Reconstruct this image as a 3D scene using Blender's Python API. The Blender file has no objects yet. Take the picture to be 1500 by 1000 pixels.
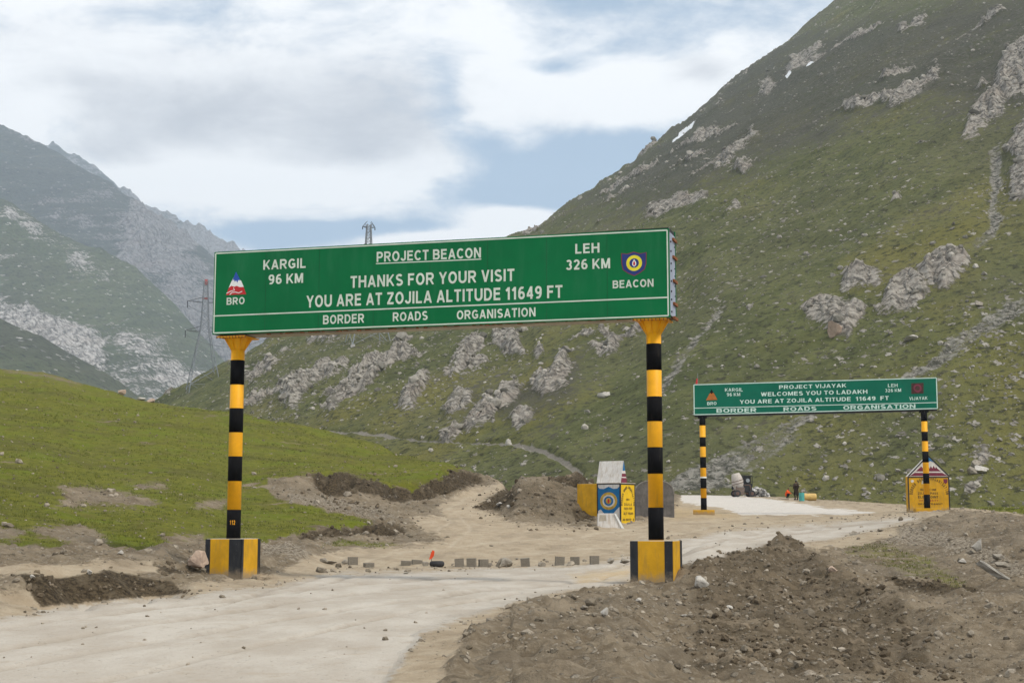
import bpy, bmesh, math, random
import numpy as np
from mathutils import Vector, Matrix

# ------------------------------------------------------------------ camera, world, sun, exposure
scene = bpy.context.scene
COL = scene.collection
FOC = 2083.0                       # focal length in pixels of a 1500 px wide frame (50 mm lens)
PITCH = math.atan(260.0 / FOC)
EYE = 1.33                         # eye height above the foot of the near gantry
cam_d = bpy.data.cameras.new('camera')
cam_d.sensor_width = 36.0
cam_d.lens = 36.0 * FOC / 1500.0
cam_d.clip_start = 0.2
cam_d.clip_end = 20000
cam = bpy.data.objects.new('camera', cam_d)
COL.objects.link(cam)
cam.location = (0, 0, EYE)
cam.rotation_euler = (math.radians(90) + PITCH, 0, 0)
scene.camera = cam

SUN_DIR = Vector((0.62, -0.50, 1.05)).normalized()      # towards the sun
SUN_EL = math.asin(SUN_DIR.z)
SUN_AZ = math.atan2(SUN_DIR.x, SUN_DIR.y)
sun_d = bpy.data.lights.new('sun', 'SUN')
sun_d.energy = 2.1
sun_d.angle = math.radians(8)
sun_d.color = (1.0, 0.93, 0.82)
sun = bpy.data.objects.new('sun', sun_d)
COL.objects.link(sun)
sun.rotation_euler = SUN_DIR.to_track_quat('Z', 'Y').to_euler()

scene.view_settings.view_transform = 'Standard'
scene.view_settings.look = 'None'
scene.view_settings.gamma = 1.0
scene.view_settings.exposure = 0.40
scene.view_settings.use_curve_mapping = False
scene.cycles.volume_bounces = 1
scene.cycles.max_bounces = 6
scene.cycles.diffuse_bounces = 3
scene.cycles.use_denoising = True


class NT:
    """small helper for building node trees"""
    def __init__(self, tree):
        self.t = tree
        self.n = tree.nodes
        self.l = tree.links

    def node(self, kind, **kw):
        n = self.n.new(kind)
        for k, v in kw.items():
            setattr(n, k, v)
        return n

    def put(self, sock, v):
        if isinstance(v, bpy.types.NodeSocket):
            self.l.new(v, sock)
        elif v is not None:
            if sock.type == 'RGBA' and len(v) == 3:
                v = (*v, 1.0)
            sock.default_value = v

    def math(self, op, a, b=None, c=None, clamp=False):
        n = self.node('ShaderNodeMath', operation=op, use_clamp=clamp)
        self.put(n.inputs[0], a)
        if b is not None: self.put(n.inputs[1], b)
        if c is not None: self.put(n.inputs[2], c)
        return n.outputs[0]

    def ss(self, x, lo, hi, a=0.0, b=1.0):
        n = self.node('ShaderNodeMapRange', interpolation_type='SMOOTHSTEP')
        self.put(n.inputs[0], x)
        for i, v in enumerate((lo, hi, a, b)):
            n.inputs[i + 1].default_value = v
        return n.outputs[0]

    def mix(self, f, a, b, mode='MIX'):
        n = self.node('ShaderNodeMix', data_type='RGBA', blend_type=mode)
        self.put(n.inputs[0], f)
        self.put(n.inputs[6], a)
        self.put(n.inputs[7], b)
        return n.outputs[2]

    def mapping(self, v, scale=(1, 1, 1), rot=(0, 0, 0), loc=(0, 0, 0)):
        n = self.node('ShaderNodeMapping')
        self.put(n.inputs[0], v)
        n.inputs[1].default_value = loc
        n.inputs[2].default_value = rot
        n.inputs[3].default_value = scale
        return n.outputs[0]

    def noise(self, v, scale, detail=4.0, rough=0.55, dist=0.0):
        n = self.node('ShaderNodeTexNoise')
        if v is not None: self.put(n.inputs['Vector'], v)
        n.inputs['Scale'].default_value = scale
        n.inputs['Detail'].default_value = detail
        n.inputs['Roughness'].default_value = rough
        n.inputs['Distortion'].default_value = dist
        return n.outputs[0]

    def voro(self, v, scale, feature='F1', out=0, rand=1.0):
        n = self.node('ShaderNodeTexVoronoi', feature=feature)
        if v is not None: self.put(n.inputs['Vector'], v)
        n.inputs['Scale'].default_value = scale
        n.inputs['Randomness'].default_value = rand
        return n.outputs[out]

    def attr(self, name):
        return self.node('ShaderNodeAttribute', attribute_name=name).outputs['Fac']


# sky: daylight behind a broken overcast.  Cloud banks stand in their real directions.
world = bpy.data.worlds.new('World')
scene.world = world
world.use_nodes = True
wt = NT(world.node_tree)
wt.n.clear()
sky = wt.node('ShaderNodeTexSky', sky_type='NISHITA')
sky.sun_disc = False
sky.sun_elevation = SUN_EL
sky.sun_rotation = SUN_AZ
sky.altitude = 3500
sky.air_density = 1.0
sky.dust_density = 1.0
SKYK = 0.10
HAZE = 0.00016
dirv = wt.node('ShaderNodeTexCoord').outputs['Generated']
sp = wt.node('ShaderNodeSeparateXYZ'); wt.l.new(dirv, sp.inputs[0])
az = wt.math('ARCTAN2', sp.outputs[0], sp.outputs[1])
el = wt.math('ARCSINE', sp.outputs[2])
n_big = wt.noise(wt.mapping(dirv, (1, 1, 2.2), loc=(3.1, 0.7, 0.2)), 4.2, 9, 0.58, 0.3)
n_fine = wt.noise(wt.mapping(dirv, (1, 1, 2.0), loc=(1.1, 5.7, 2.2)), 13.0, 8, 0.62, 0.2)


def sky_dir(px, row):
    return math.atan((px - 750) / FOC), math.atan((760 - row) / FOC)


def blob(px, row, wx, wy, tilt=0.0):
    a0, e0 = sky_dir(px, row)
    dx = wt.math('SUBTRACT', az, a0)
    dy = wt.math('SUBTRACT', el, e0)
    c, s = math.cos(tilt), math.sin(tilt)
    u = wt.math('ADD', wt.math('MULTIPLY', dx, c * FOC / wx), wt.math('MULTIPLY', dy, s * FOC / wx))
    v = wt.math('ADD', wt.math('MULTIPLY', dx, -s * FOC / wy), wt.math('MULTIPLY', dy, c * FOC / wy))
    r2 = wt.math('ADD', wt.math('MULTIPLY', u, u), wt.math('MULTIPLY', v, v))
    return wt.math('EXPONENT', wt.math('MULTIPLY', r2, -1.0))


def add_blobs(base, lst):
    for w, *a in lst:
        base = wt.math('ADD', base, wt.math('MULTIPLY', blob(*a), w))
    return base


n_mid = wt.noise(wt.mapping(dirv, (1, 1, 2.6), loc=(7.3, 2.2, 4.4)), 9.0, 10, 0.60, 0.5)
dens = wt.math('MULTIPLY_ADD', n_big, 0.9, 0.33)
dens = wt.math('ADD', dens, wt.math('MULTIPLY', wt.math('SUBTRACT', n_mid, 0.5), 1.0))
dens = wt.math('ADD', dens, wt.math('MULTIPLY', wt.math('SUBTRACT', n_fine, 0.5), 0.95))
dens = add_blobs(dens, [
    (-0.90, 890, 238, 150, 52, 0.28), (-0.42, 740, 285, 110, 34, 0.30), (-0.40, 540, 332, 130, 13, 0.03), (-0.25, 620, 275, 70, 30, 0.2),
    (-0.40, 400, 345, 110, 18, 0.0), (-0.40, 690, 190, 70, 34, -0.1), (-0.45, 805, 82, 50, 16, 0), (-0.35, 655, 110, 34, 50, 0.1),
    (1.05, 745, 315, 72, 22, 0.0), (0.9, 640, 348, 80, 14, 0.05), (0.5, 430, 250, 200, 48, 0.05), (0.35, 600, 250, 60, 50, 0.6),
    (0.55, 820, 130, 150, 34, -0.1), (0.5, 300, 160, 330, 90, 0.0), (0.5, 980, 120, 130, 40, 0)])
cover = wt.ss(dens, 0.38, 0.96)
grey = wt.math('ADD', wt.math('MULTIPLY', n_big, -0.5), 0.46)
grey = wt.math('ADD', grey, wt.math('MULTIPLY', wt.math('SUBTRACT', 0.5, n_mid), 1.0))
grey = wt.math('ADD', grey, wt.math('MULTIPLY', wt.math('SUBTRACT', 0.5, n_fine), 0.7))
grey = add_blobs(grey, [(0.60, 290, 165, 170, 52, 0.05), (0.45, 520, 205, 150, 40, 0.15), (0.25, 60, 110, 120, 50, 0), (0.3, 150, 230, 90, 30, 0.2),
                        (0.3, 560, 120, 100, 60, 0), (0.4, 1040, 92, 40, 20, 0.0), (-0.45, 420, 275, 220, 26, 0.03), (-0.45, 180, 290, 120, 30, 0.1),
                        (-0.7, 745, 312, 90, 30, 0.0), (-0.5, 640, 345, 80, 20, 0.1), (-0.3, 860, 120, 120, 50, 0), (-0.3, 50, 200, 60, 40, 0)])
cloudc = wt.mix(wt.ss(grey, 0.08, 0.95), (0.94, 0.93, 0.925), (0.45, 0.455, 0.49))
cs = wt.node('ShaderNodeVectorMath', operation='SCALE'); wt.l.new(cloudc, cs.inputs[0]); cs.inputs[3].default_value = 1.0 / SKYK
blue = wt.mix(0.65, sky.outputs[0], (0.31 / SKYK, 0.45 / SKYK, 0.60 / SKYK))      # thin veil in the gaps
skyc = wt.mix(cover, blue, cs.outputs[0])
bg = wt.node('ShaderNodeBackground')
wt.l.new(skyc, bg.inputs[0])
bg.inputs[1].default_value = SKYK
wo = wt.node('ShaderNodeOutputWorld')
wt.l.new(bg.outputs[0], wo.inputs[0])

# ------------------------------------------------------------------ geometry of the view, noise
CT, ST = math.cos(PITCH), math.sin(PITCH)


def P(px, row, Y):
    """world point at forward distance Y seen in direction (px,row)"""
    v = (500.0 - row) / FOC
    t = Y / (CT - v * ST)
    return Vector(((px - 750.0) / FOC * t, Y, EYE + t * (ST + v * CT)))


def Pn(px, row, Y):
    v = (500.0 - row) / FOC
    t = Y / (CT - v * ST)
    return (px - 750.0) / FOC * t, Y + 0 * t, EYE + t * (ST + v * CT)


def project(x, y, z):
    zz = z - EYE
    d = np.maximum(y * CT + zz * ST, 0.5)
    return 750 + FOC * x / d, 500 - FOC * (-y * ST + zz * CT) / d


def ray(px, row):
    v = (500.0 - row) / FOC
    return Vector(((px - 750.0) / FOC, CT - v * ST, ST + v * CT))


def hit_plane(px, row, p0, n):
    d = ray(px, row)
    o = Vector((0, 0, EYE))
    return o + d * ((p0 - o).dot(n) / d.dot(n))


def _hash(ix, iy, seed):
    h = (ix.astype(np.int64) * 374761393 + iy.astype(np.int64) * 668265263 + seed * 1274126177) & 0xFFFFFFFF
    h = ((h ^ (h >> 13)) * 1274126177) & 0xFFFFFFFF
    h = (h ^ (h >> 16)) & 0xFFFFFFFF
    return h


def perlin(x, y, seed=0):
    x0 = np.floor(x); y0 = np.floor(y)
    fx = x - x0; fy = y - y0
    u = fx * fx * fx * (fx * (fx * 6 - 15) + 10)
    v = fy * fy * fy * (fy * (fy * 6 - 15) + 10)

    def g(ix, iy, dx, dy):
        a = _hash(ix, iy, seed) / 4294967296.0 * 6.2831853
        return np.cos(a) * dx + np.sin(a) * dy
    a = g(x0, y0, fx, fy); b = g(x0 + 1, y0, fx - 1, fy)
    c = g(x0, y0 + 1, fx, fy - 1); d = g(x0 + 1, y0 + 1, fx - 1, fy - 1)
    return ((a + (b - a) * u) * (1 - v) + (c + (d - c) * u) * v) * 1.5


def fbm(x, y, octv=4, seed=0, gain=0.5, ridge=False):
    s = 0; a = 1.0; f = 1.0; tot = 0
    for i in range(octv):
        n = perlin(x * f + 17.3 * i, y * f - 9.1 * i, seed + i * 13)
        s = s + a * ((1 - 2 * np.abs(n)) if ridge else n)
        tot += a
        a *= gain; f *= 2.03
    return s / tot


def cells(x, y, seed=0):
    """worley: distance to nearest point, second nearest, id hash in 0..1"""
    x0 = np.floor(x); y0 = np.floor(y)
    d1 = np.full(x.shape, 9.0); d2 = np.full(x.shape, 9.0); idv = np.zeros(x.shape)
    for i in (-1, 0, 1):
        for j in (-1, 0, 1):
            cx = x0 + i; cy = y0 + j
            h = _hash(cx, cy, seed)
            h2 = _hash(cx, cy, seed + 77)
            d = np.hypot(cx + (h / 4294967296.0) - x, cy + (h2 / 4294967296.0) - y)
            closer = d < d1
            d2 = np.where(closer, d1, np.minimum(d2, d))
            idv = np.where(closer, _hash(cx, cy, seed + 5) / 4294967296.0, idv)
            d1 = np.where(closer, d, d1)
    return d1, d2, idv


def sstep(x, a, b):
    t = np.clip((x - a) / (b - a), 0, 1)
    return t * t * (3 - 2 * t)


def sd_poly(poly, X, Y):
    """signed distance, positive inside"""
    p = np.array(poly, float)
    d = np.full(X.shape, 1e12)
    ins = np.zeros(X.shape, bool)
    n = len(p)
    for i in range(n):
        x1, y1 = p[i]; x2, y2 = p[(i + 1) % n]
        ex, ey = x2 - x1, y2 - y1
        wx, wy = X - x1, Y - y1
        t = np.clip((wx * ex + wy * ey) / (ex * ex + ey * ey + 1e-9), 0, 1)
        d = np.minimum(d, (wx - ex * t) ** 2 + (wy - ey * t) ** 2)
        if abs(ey) > 1e-9:
            c = ((y1 > Y) != (y2 > Y)) & (X < ex * (Y - y1) / ey + x1)
            ins ^= c
    d = np.sqrt(d)
    return np.where(ins, d, -d)


def sd_line(pts, X, Y):
    p = np.array(pts, float)
    d = np.full(X.shape, 1e12)
    for i in range(len(p) - 1):
        x1, y1 = p[i]; ex, ey = p[i + 1] - p[i]
        wx, wy = X - x1, Y - y1
        t = np.clip((wx * ex + wy * ey) / (ex * ex + ey * ey + 1e-9), 0, 1)
        d = np.minimum(d, (wx - ex * t) ** 2 + (wy - ey * t) ** 2)
    return np.sqrt(d)


def soft(sd, w):
    """0..1 ramp, 0.5 on the outline"""
    return np.clip(0.5 + 0.5 * sd / w, 0, 1)


def union(polys, X, Y, w, jitter=None):
    m = np.zeros(X.shape)
    for p in polys:
        m = np.maximum(m, soft(sd_poly(p, X, Y), w))
    return m


def grid_mesh(name, x, y, z, attrs, mat, smooth=True):
    nr, nc = x.shape
    co = np.stack([x, y, z], -1).reshape(-1, 3).astype(np.float32)
    i = np.arange(nr * nc).reshape(nr, nc)
    q = np.stack([i[:-1, :-1], i[:-1, 1:], i[1:, 1:], i[1:, :-1]], -1).reshape(-1, 4)
    me = bpy.data.meshes.new(name)
    me.vertices.add(len(co)); me.vertices.foreach_set('co', co.ravel())
    me.loops.add(q.size); me.loops.foreach_set('vertex_index', q.ravel().astype(np.int32))
    me.polygons.add(len(q))
    me.polygons.foreach_set('loop_start', np.arange(0, q.size, 4, dtype=np.int32))
    me.polygons.foreach_set('use_smooth', np.full(len(q), smooth))
    me.update(calc_edges=True)
    for k, a in attrs.items():
        at = me.attributes.new(k, 'FLOAT', 'POINT')
        at.data.foreach_set('value', np.clip(a, 0, 1).astype(np.float32).ravel())
    me.materials.append(mat)
    o = bpy.data.objects.new(name, me)
    COL.objects.link(o)
    return o


def tri_mesh(name, co, tri, attrs, mat, smooth=False):
    me = bpy.data.meshes.new(name)
    me.vertices.add(len(co)); me.vertices.foreach_set('co', np.asarray(co, np.float32).ravel())
    me.loops.add(tri.size); me.loops.foreach_set('vertex_index', tri.ravel().astype(np.int32))
    me.polygons.add(len(tri))
    me.polygons.foreach_set('loop_start', np.arange(0, tri.size, 3, dtype=np.int32))
    me.polygons.foreach_set('use_smooth', np.full(len(tri), smooth))
    me.update(calc_edges=True)
    for k, a in attrs.items():
        at = me.attributes.new(k, 'FLOAT', 'POINT')
        at.data.foreach_set('value', a.astype(np.float32).ravel())
    me.materials.append(mat)
    o = bpy.data.objects.new(name, me)
    COL.objects.link(o)
    return o


# ------------------------------------------------------------------ materials of the land
def finish(t, color, rough, height=None, strength=0.5, dist=0.1, spec=0.2, metal=0.0):
    b = t.node('ShaderNodeBsdfPrincipled')
    t.put(b.inputs['Base Color'], color)
    t.put(b.inputs['Roughness'], rough)
    t.put(b.inputs['Metallic'], metal)
    b.inputs['Specular IOR Level'].default_value = spec
    if height is not None:
        bp = t.node('ShaderNodeBump')
        bp.inputs['Strength'].default_value = strength
        bp.inputs['Distance'].default_value = dist
        t.put(bp.inputs['Height'], height)
        t.l.new(bp.outputs[0], b.inputs['Normal'])
    o = t.node('ShaderNodeOutputMaterial')
    t.l.new(b.outputs[0], o.inputs[0])


def new_mat(name):
    m = bpy.data.materials.new(name)
    m.use_nodes = True
    t = NT(m.node_tree)
    t.n.clear()
    return m, t


def ground_material():
    m, t = new_mat('ground_soil_and_turf')
    oc = t.node('ShaderNodeTexCoord').outputs['Object']
    n1 = t.noise(oc, 0.35, 5, 0.6)
    n2 = t.noise(oc, 2.2, 6, 0.65)
    n3 = t.noise(oc, 11.0, 6, 0.7)
    n4 = t.noise(t.mapping(oc, (1.0, 0.45, 1.0), rot=(0, 0, 0.25)), 0.9, 6, 0.6)
    edge = t.math('MULTIPLY', t.math('SUBTRACT', t.math('ADD', t.math('MULTIPLY', n2, 0.55), t.math('MULTIPLY', n3, 0.45)), 0.5), 1.9)

    def layer(name, lo=0.36, hi=0.66):
        return t.ss(t.math('ADD', t.attr(name), edge), lo, hi)
    soil = t.mix(t.ss(n2, 0.32, 0.68), (0.150, 0.116, 0.076), (0.245, 0.200, 0.140))
    soil = t.mix(t.ss(n3, 0.50, 0.72), soil, (0.32, 0.27, 0.20))
    dg_ = t.noise(t.mapping(oc, (0.5, 1.8, 2.5), rot=(0.0, 0.5, -0.75)), 1.6, 6, 0.65)
    soil = t.mix(t.ss(dg_, 0.50, 0.68, 0, 0.65), soil, (0.088, 0.066, 0.042))
    soil = t.mix(t.ss(n1, 0.45, 0.65, 0.0, 0.35), soil, (0.13, 0.11, 0.085))
    nd2 = t.noise(t.mapping(oc, loc=(9, 4, 1)), 0.8, 5, 0.6)
    soil = t.mix(t.ss(nd2, 0.50, 0.66, 0, 0.5), soil, (0.30, 0.245, 0.175))
    # pebbles of the soil
    v = t.node('ShaderNodeTexVoronoi'); t.l.new(oc, v.inputs['Vector']); v.inputs['Scale'].default_value = 7.0
    vs = t.node('ShaderNodeSeparateColor'); t.l.new(v.outputs[1], vs.inputs[0])
    peb = t.math('MULTIPLY', t.ss(v.outputs[0], 0.34, 0.24), t.ss(vs.outputs[0], 0.62, 0.66))
    soil = t.mix(peb, soil, t.mix(vs.outputs[1], (0.13, 0.11, 0.08), (0.32, 0.28, 0.22)))
    flat = t.mix(t.ss(n2, 0.3, 0.7), (0.305, 0.242, 0.165), (0.395, 0.330, 0.240))
    flat = t.mix(t.ss(n4, 0.48, 0.68, 0.0, 0.6), flat, (0.23, 0.185, 0.13))
    road = t.mix(t.ss(n4, 0.35, 0.68), (0.365, 0.325, 0.272), (0.45, 0.415, 0.362))
    road = t.mix(t.ss(n3, 0.62, 0.78, 0, 0.5), road, (0.26, 0.23, 0.19))
    n6 = t.noise(oc, 28.0, 4, 0.75)
    road = t.mix(t.ss(n6, 0.55, 0.68, 0, 0.6), road, (0.27, 0.225, 0.17))
    road = t.mix(t.ss(n2, 0.54, 0.70, 0, 0.45), road, (0.33, 0.275, 0.205))
    road = t.mix(t.math('MULTIPLY', t.attr('rut'), t.ss(n2, 0.3, 0.6, 0.3, 0.9)), road, (0.235, 0.20, 0.155))
    flat = t.mix(t.ss(n6, 0.56, 0.70, 0, 0.6), flat, (0.20, 0.16, 0.11))
    flat = t.mix(t.math('MULTIPLY', t.attr('rut'), 0.6), flat, (0.44, 0.38, 0.29))
    pale = t.mix(t.ss(n2, 0.3, 0.7), (0.47, 0.435, 0.39), (0.56, 0.525, 0.475))
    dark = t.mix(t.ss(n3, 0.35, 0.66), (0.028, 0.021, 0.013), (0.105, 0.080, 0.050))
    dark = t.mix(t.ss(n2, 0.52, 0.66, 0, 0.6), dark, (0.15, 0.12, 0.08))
    ochre = (0.40, 0.30, 0.17)
    scree = t.mix(t.ss(n3, 0.4, 0.62), (0.13, 0.105, 0.075), (0.33, 0.285, 0.22))
    gA = t.mix(t.ss(n2, 0.34, 0.66), (0.106, 0.114, 0.014), (0.160, 0.162, 0.022))
    gA = t.mix(t.ss(n4, 0.50, 0.72, 0, 0.8), gA, (0.118, 0.104, 0.028))
    gA = t.mix(t.ss(n3, 0.48, 0.68, 0, 0.7), gA, (0.060, 0.062, 0.018))
    n5 = t.noise(t.mapping(oc, (0.28, 1.0, 1.0)), 0.30, 6, 0.62)
    gA = t.mix(t.ss(n5, 0.50, 0.62, 0, 0.55), gA, (0.085, 0.080, 0.024))
    gA = t.mix(t.ss(n1, 0.50, 0.64, 0, 0.6), gA, (0.118, 0.150, 0.010))
    gA = t.mix(t.math('MULTIPLY', t.ss(v.outputs[0], 0.22, 0.12), t.ss(vs.outputs[0], 0.93, 0.94)), gA, (0.36, 0.34, 0.28))
    c = t.mix(layer('flat'), soil, flat)
    c = t.mix(layer('scree'), c, scree)
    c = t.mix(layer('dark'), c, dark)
    c = t.mix(layer('road', 0.3, 0.7), c, road)
    c = t.mix(t.math('MULTIPLY', layer('ochre', 0.3, 0.9), 0.7), c, ochre)
    c = t.mix(layer('pale', 0.44, 0.56), c, pale)
    gf = layer('grass')
    c = t.mix(t.math('MULTIPLY', gf, t.math('SUBTRACT', 1.0, t.math('MULTIPLY', t.attr('thin'), t.ss(n3, 0.42, 0.60)))), c, gA)
    rough_m = t.math('SUBTRACT', 1.0, t.math('MAXIMUM', t.attr('road'), t.math('MULTIPLY', t.attr('flat'), 0.6)))
    h = t.math('ADD', t.math('MULTIPLY', n2, 0.25), t.math('MULTIPLY', n3, 0.7))
    h = t.math('ADD', h, t.math('MULTIPLY', peb, 0.5))
    h = t.math('ADD', t.math('MULTIPLY', h, t.math('MULTIPLY_ADD', rough_m, 0.86, 0.14)), t.math('MULTIPLY', n6, 0.06))
    finish(t, c, 0.95, h, 0.75, 0.22, 0.1)
    return m


def hill_material(name, scale, turf, rockc, rock_k=1.0, yellow=0.5, crackk=0.6):
    """grass slopes with outcrops, 'scale' = metres of one noise unit"""
    m, t = new_mat(name)
    oc = t.node('ShaderNodeTexCoord').outputs['Object']
    s = 1.0 / scale
    sx_ = t.node('ShaderNodeSeparateXYZ'); t.l.new(oc, sx_.inputs[0])
    along = t.math('ADD', t.math('MULTIPLY', sx_.outputs[0], 0.86), t.math('MULTIPLY', sx_.outputs[2], 0.50))
    across = t.math('ADD', t.math('MULTIPLY', sx_.outputs[0], -0.50), t.math('MULTIPLY', sx_.outputs[2], 0.86))
    cb = t.node('ShaderNodeCombineXYZ'); t.put(cb.inputs[0], along); t.put(cb.inputs[1], across); t.put(cb.inputs[2], t.math('MULTIPLY', sx_.outputs[1], 0.05))
    lean = t.mapping(cb.outputs[0], (0.45, 1.0, 1.0))
    streak = t.mapping(cb.outputs[0], (0.30, 1.25, 1.0))
    n1 = t.noise(oc, 0.012 * s, 5, 0.6)
    n2 = t.noise(lean, 0.06 * s, 6, 0.62)
    n3 = t.noise(streak, 0.22 * s, 9, 0.74)
    n4 = t.noise(oc, 0.9 * s, 6, 0.72)
    edge = t.math('MULTIPLY', t.math('SUBTRACT', t.math('ADD', t.math('MULTIPLY', n3, 0.55), t.math('MULTIPLY', n4, 0.45)), 0.5), 1.5)
    g = t.mix(t.ss(n3, 0.36, 0.64), turf[0], turf[1])
    g = t.mix(t.ss(n2, 0.50, 0.70, 0, 0.9 * yellow), g, turf[2])
    g = t.mix(t.ss(n1, 0.42, 0.62, 0, 0.55), g, turf[3])
    g = t.mix(t.ss(n4, 0.50, 0.62, 0, 0.85), g, (turf[0][0] * 0.42, turf[0][1] * 0.38, turf[0][2] * 0.6))
    g = t.mix(t.ss(t.math('ADD', n3, t.math('MULTIPLY', t.math('SUBTRACT', n4, 0.5), 0.6)), 0.56, 0.70, 0, 0.6), g, (0.125, 0.112, 0.075))
    rk = t.mix(t.ss(n4, 0.36, 0.62), rockc[0], rockc[1])
    rk = t.mix(t.ss(n3, 0.5, 0.7, 0, 0.6), rk, rockc[2])
    wv = t.node('ShaderNodeVectorMath', operation='MULTIPLY_ADD')
    nc_ = t.node('ShaderNodeTexNoise'); t.l.new(oc, nc_.inputs['Vector']); nc_.inputs['Scale'].default_value = 0.25 * s; nc_.inputs['Detail'].default_value = 4
    t.l.new(nc_.outputs[1], wv.inputs[0]); wv.inputs[1].default_value = (6 * scale,) * 3; t.l.new(oc, wv.inputs[2])
    crack = t.voro(t.mapping(wv.outputs[0], (1.0, 0.6, 0.40), rot=(0, 0.6, 0.2)), 0.34 * s, 'DISTANCE_TO_EDGE')
    rk = t.mix(t.ss(crack, 0.09, 0.0, 0, crackk), rk, (rockc[0][0] * 0.28, rockc[0][1] * 0.28, rockc[0][2] * 0.28))
    # strewn stones, two sizes
    v = t.node('ShaderNodeTexVoronoi'); wv0 = t.node('ShaderNodeVectorMath', operation='MULTIPLY_ADD'); nd_ = t.node('ShaderNodeTexNoise'); t.l.new(oc, nd_.inputs['Vector']); nd_.inputs['Scale'].default_value = 1.6 * s; nd_.inputs['Detail'].default_value = 3
    t.l.new(nd_.outputs[1], wv0.inputs[0]); wv0.inputs[1].default_value = (1.6 * scale,) * 3; t.l.new(oc, wv0.inputs[2])
    t.l.new(t.mapping(wv0.outputs[0], (1, 0.25, 1.3)), v.inputs['Vector']); v.inputs['Scale'].default_value = 0.85 * s
    vs = t.node('ShaderNodeSeparateColor'); t.l.new(v.outputs[1], vs.inputs[0])
    dens_st = t.math('ADD', t.math('MULTIPLY', n2, 0.5), t.math('MULTIPLY', t.attr('stony'), 0.6))
    st = t.math('MULTIPLY', t.ss(v.outputs[0], 0.34, 0.20), t.ss(t.math('ADD', vs.outputs[0], dens_st), 1.14, 1.20))
    g = t.mix(st, g, t.mix(vs.outputs[1], rockc[0], rockc[1]))
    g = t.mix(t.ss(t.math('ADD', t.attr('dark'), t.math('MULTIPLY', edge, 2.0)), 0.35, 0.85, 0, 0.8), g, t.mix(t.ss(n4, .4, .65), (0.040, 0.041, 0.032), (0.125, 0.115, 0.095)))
    scr = t.mix(t.ss(n4, 0.40, 0.60), (rockc[0][0] * 0.42, rockc[0][1] * 0.46, rockc[0][2] * 0.42), (rockc[1][0] * .72, rockc[1][1] * .74, rockc[1][2] * .74))
    scr = t.mix(t.ss(n3, 0.50, 0.60, 0, 0.8), scr, g)
    sf = t.ss(t.math('ADD', t.attr('scree'), edge), 0.42, 0.62)
    c = t.mix(sf, g, scr)
    rf = t.ss(t.math('ADD', t.attr('rock'), t.math('MULTIPLY', edge, 1.5)), 0.42, 0.60)
    c = t.mix(t.math('MULTIPLY', rf, rock_k), c, rk)
    c = t.mix(t.ss(t.math('ADD', t.attr('track'), t.math('MULTIPLY', edge, 0.4)), 0.42, 0.6), c, t.mix(n4, (0.22, 0.2, 0.17), (0.36, 0.33, 0.28)))
    c = t.mix(t.ss(t.attr('snow'), 0.45, 0.6), c, (0.85, 0.87, 0.9))
    h = t.math('ADD', t.math('MULTIPLY', n3, 2.6), t.math('MULTIPLY', n4, 1.5))
    h = t.math('ADD', h, t.math('MULTIPLY', t.math('ADD', st, t.math('MULTIPLY', t.ss(crack, 0.0, 0.12), rf)), 0.9))
    finish(t, c, 0.95, h, 0.8, 1.0 * scale, 0.1)
    return m


# ------------------------------------------------------------------ the ground near the pass
def RZ(Y, row):                    # height of the point seen at this image row, Y metres ahead
    v = (500.0 - row) / FOC
    return EYE + Y / (CT - v * ST) * (ST + v * CT)


def col(*e):
    return [(a, b) if k == 'z' else (a, RZ(a, b)) for (k, a, b) in e]


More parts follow.
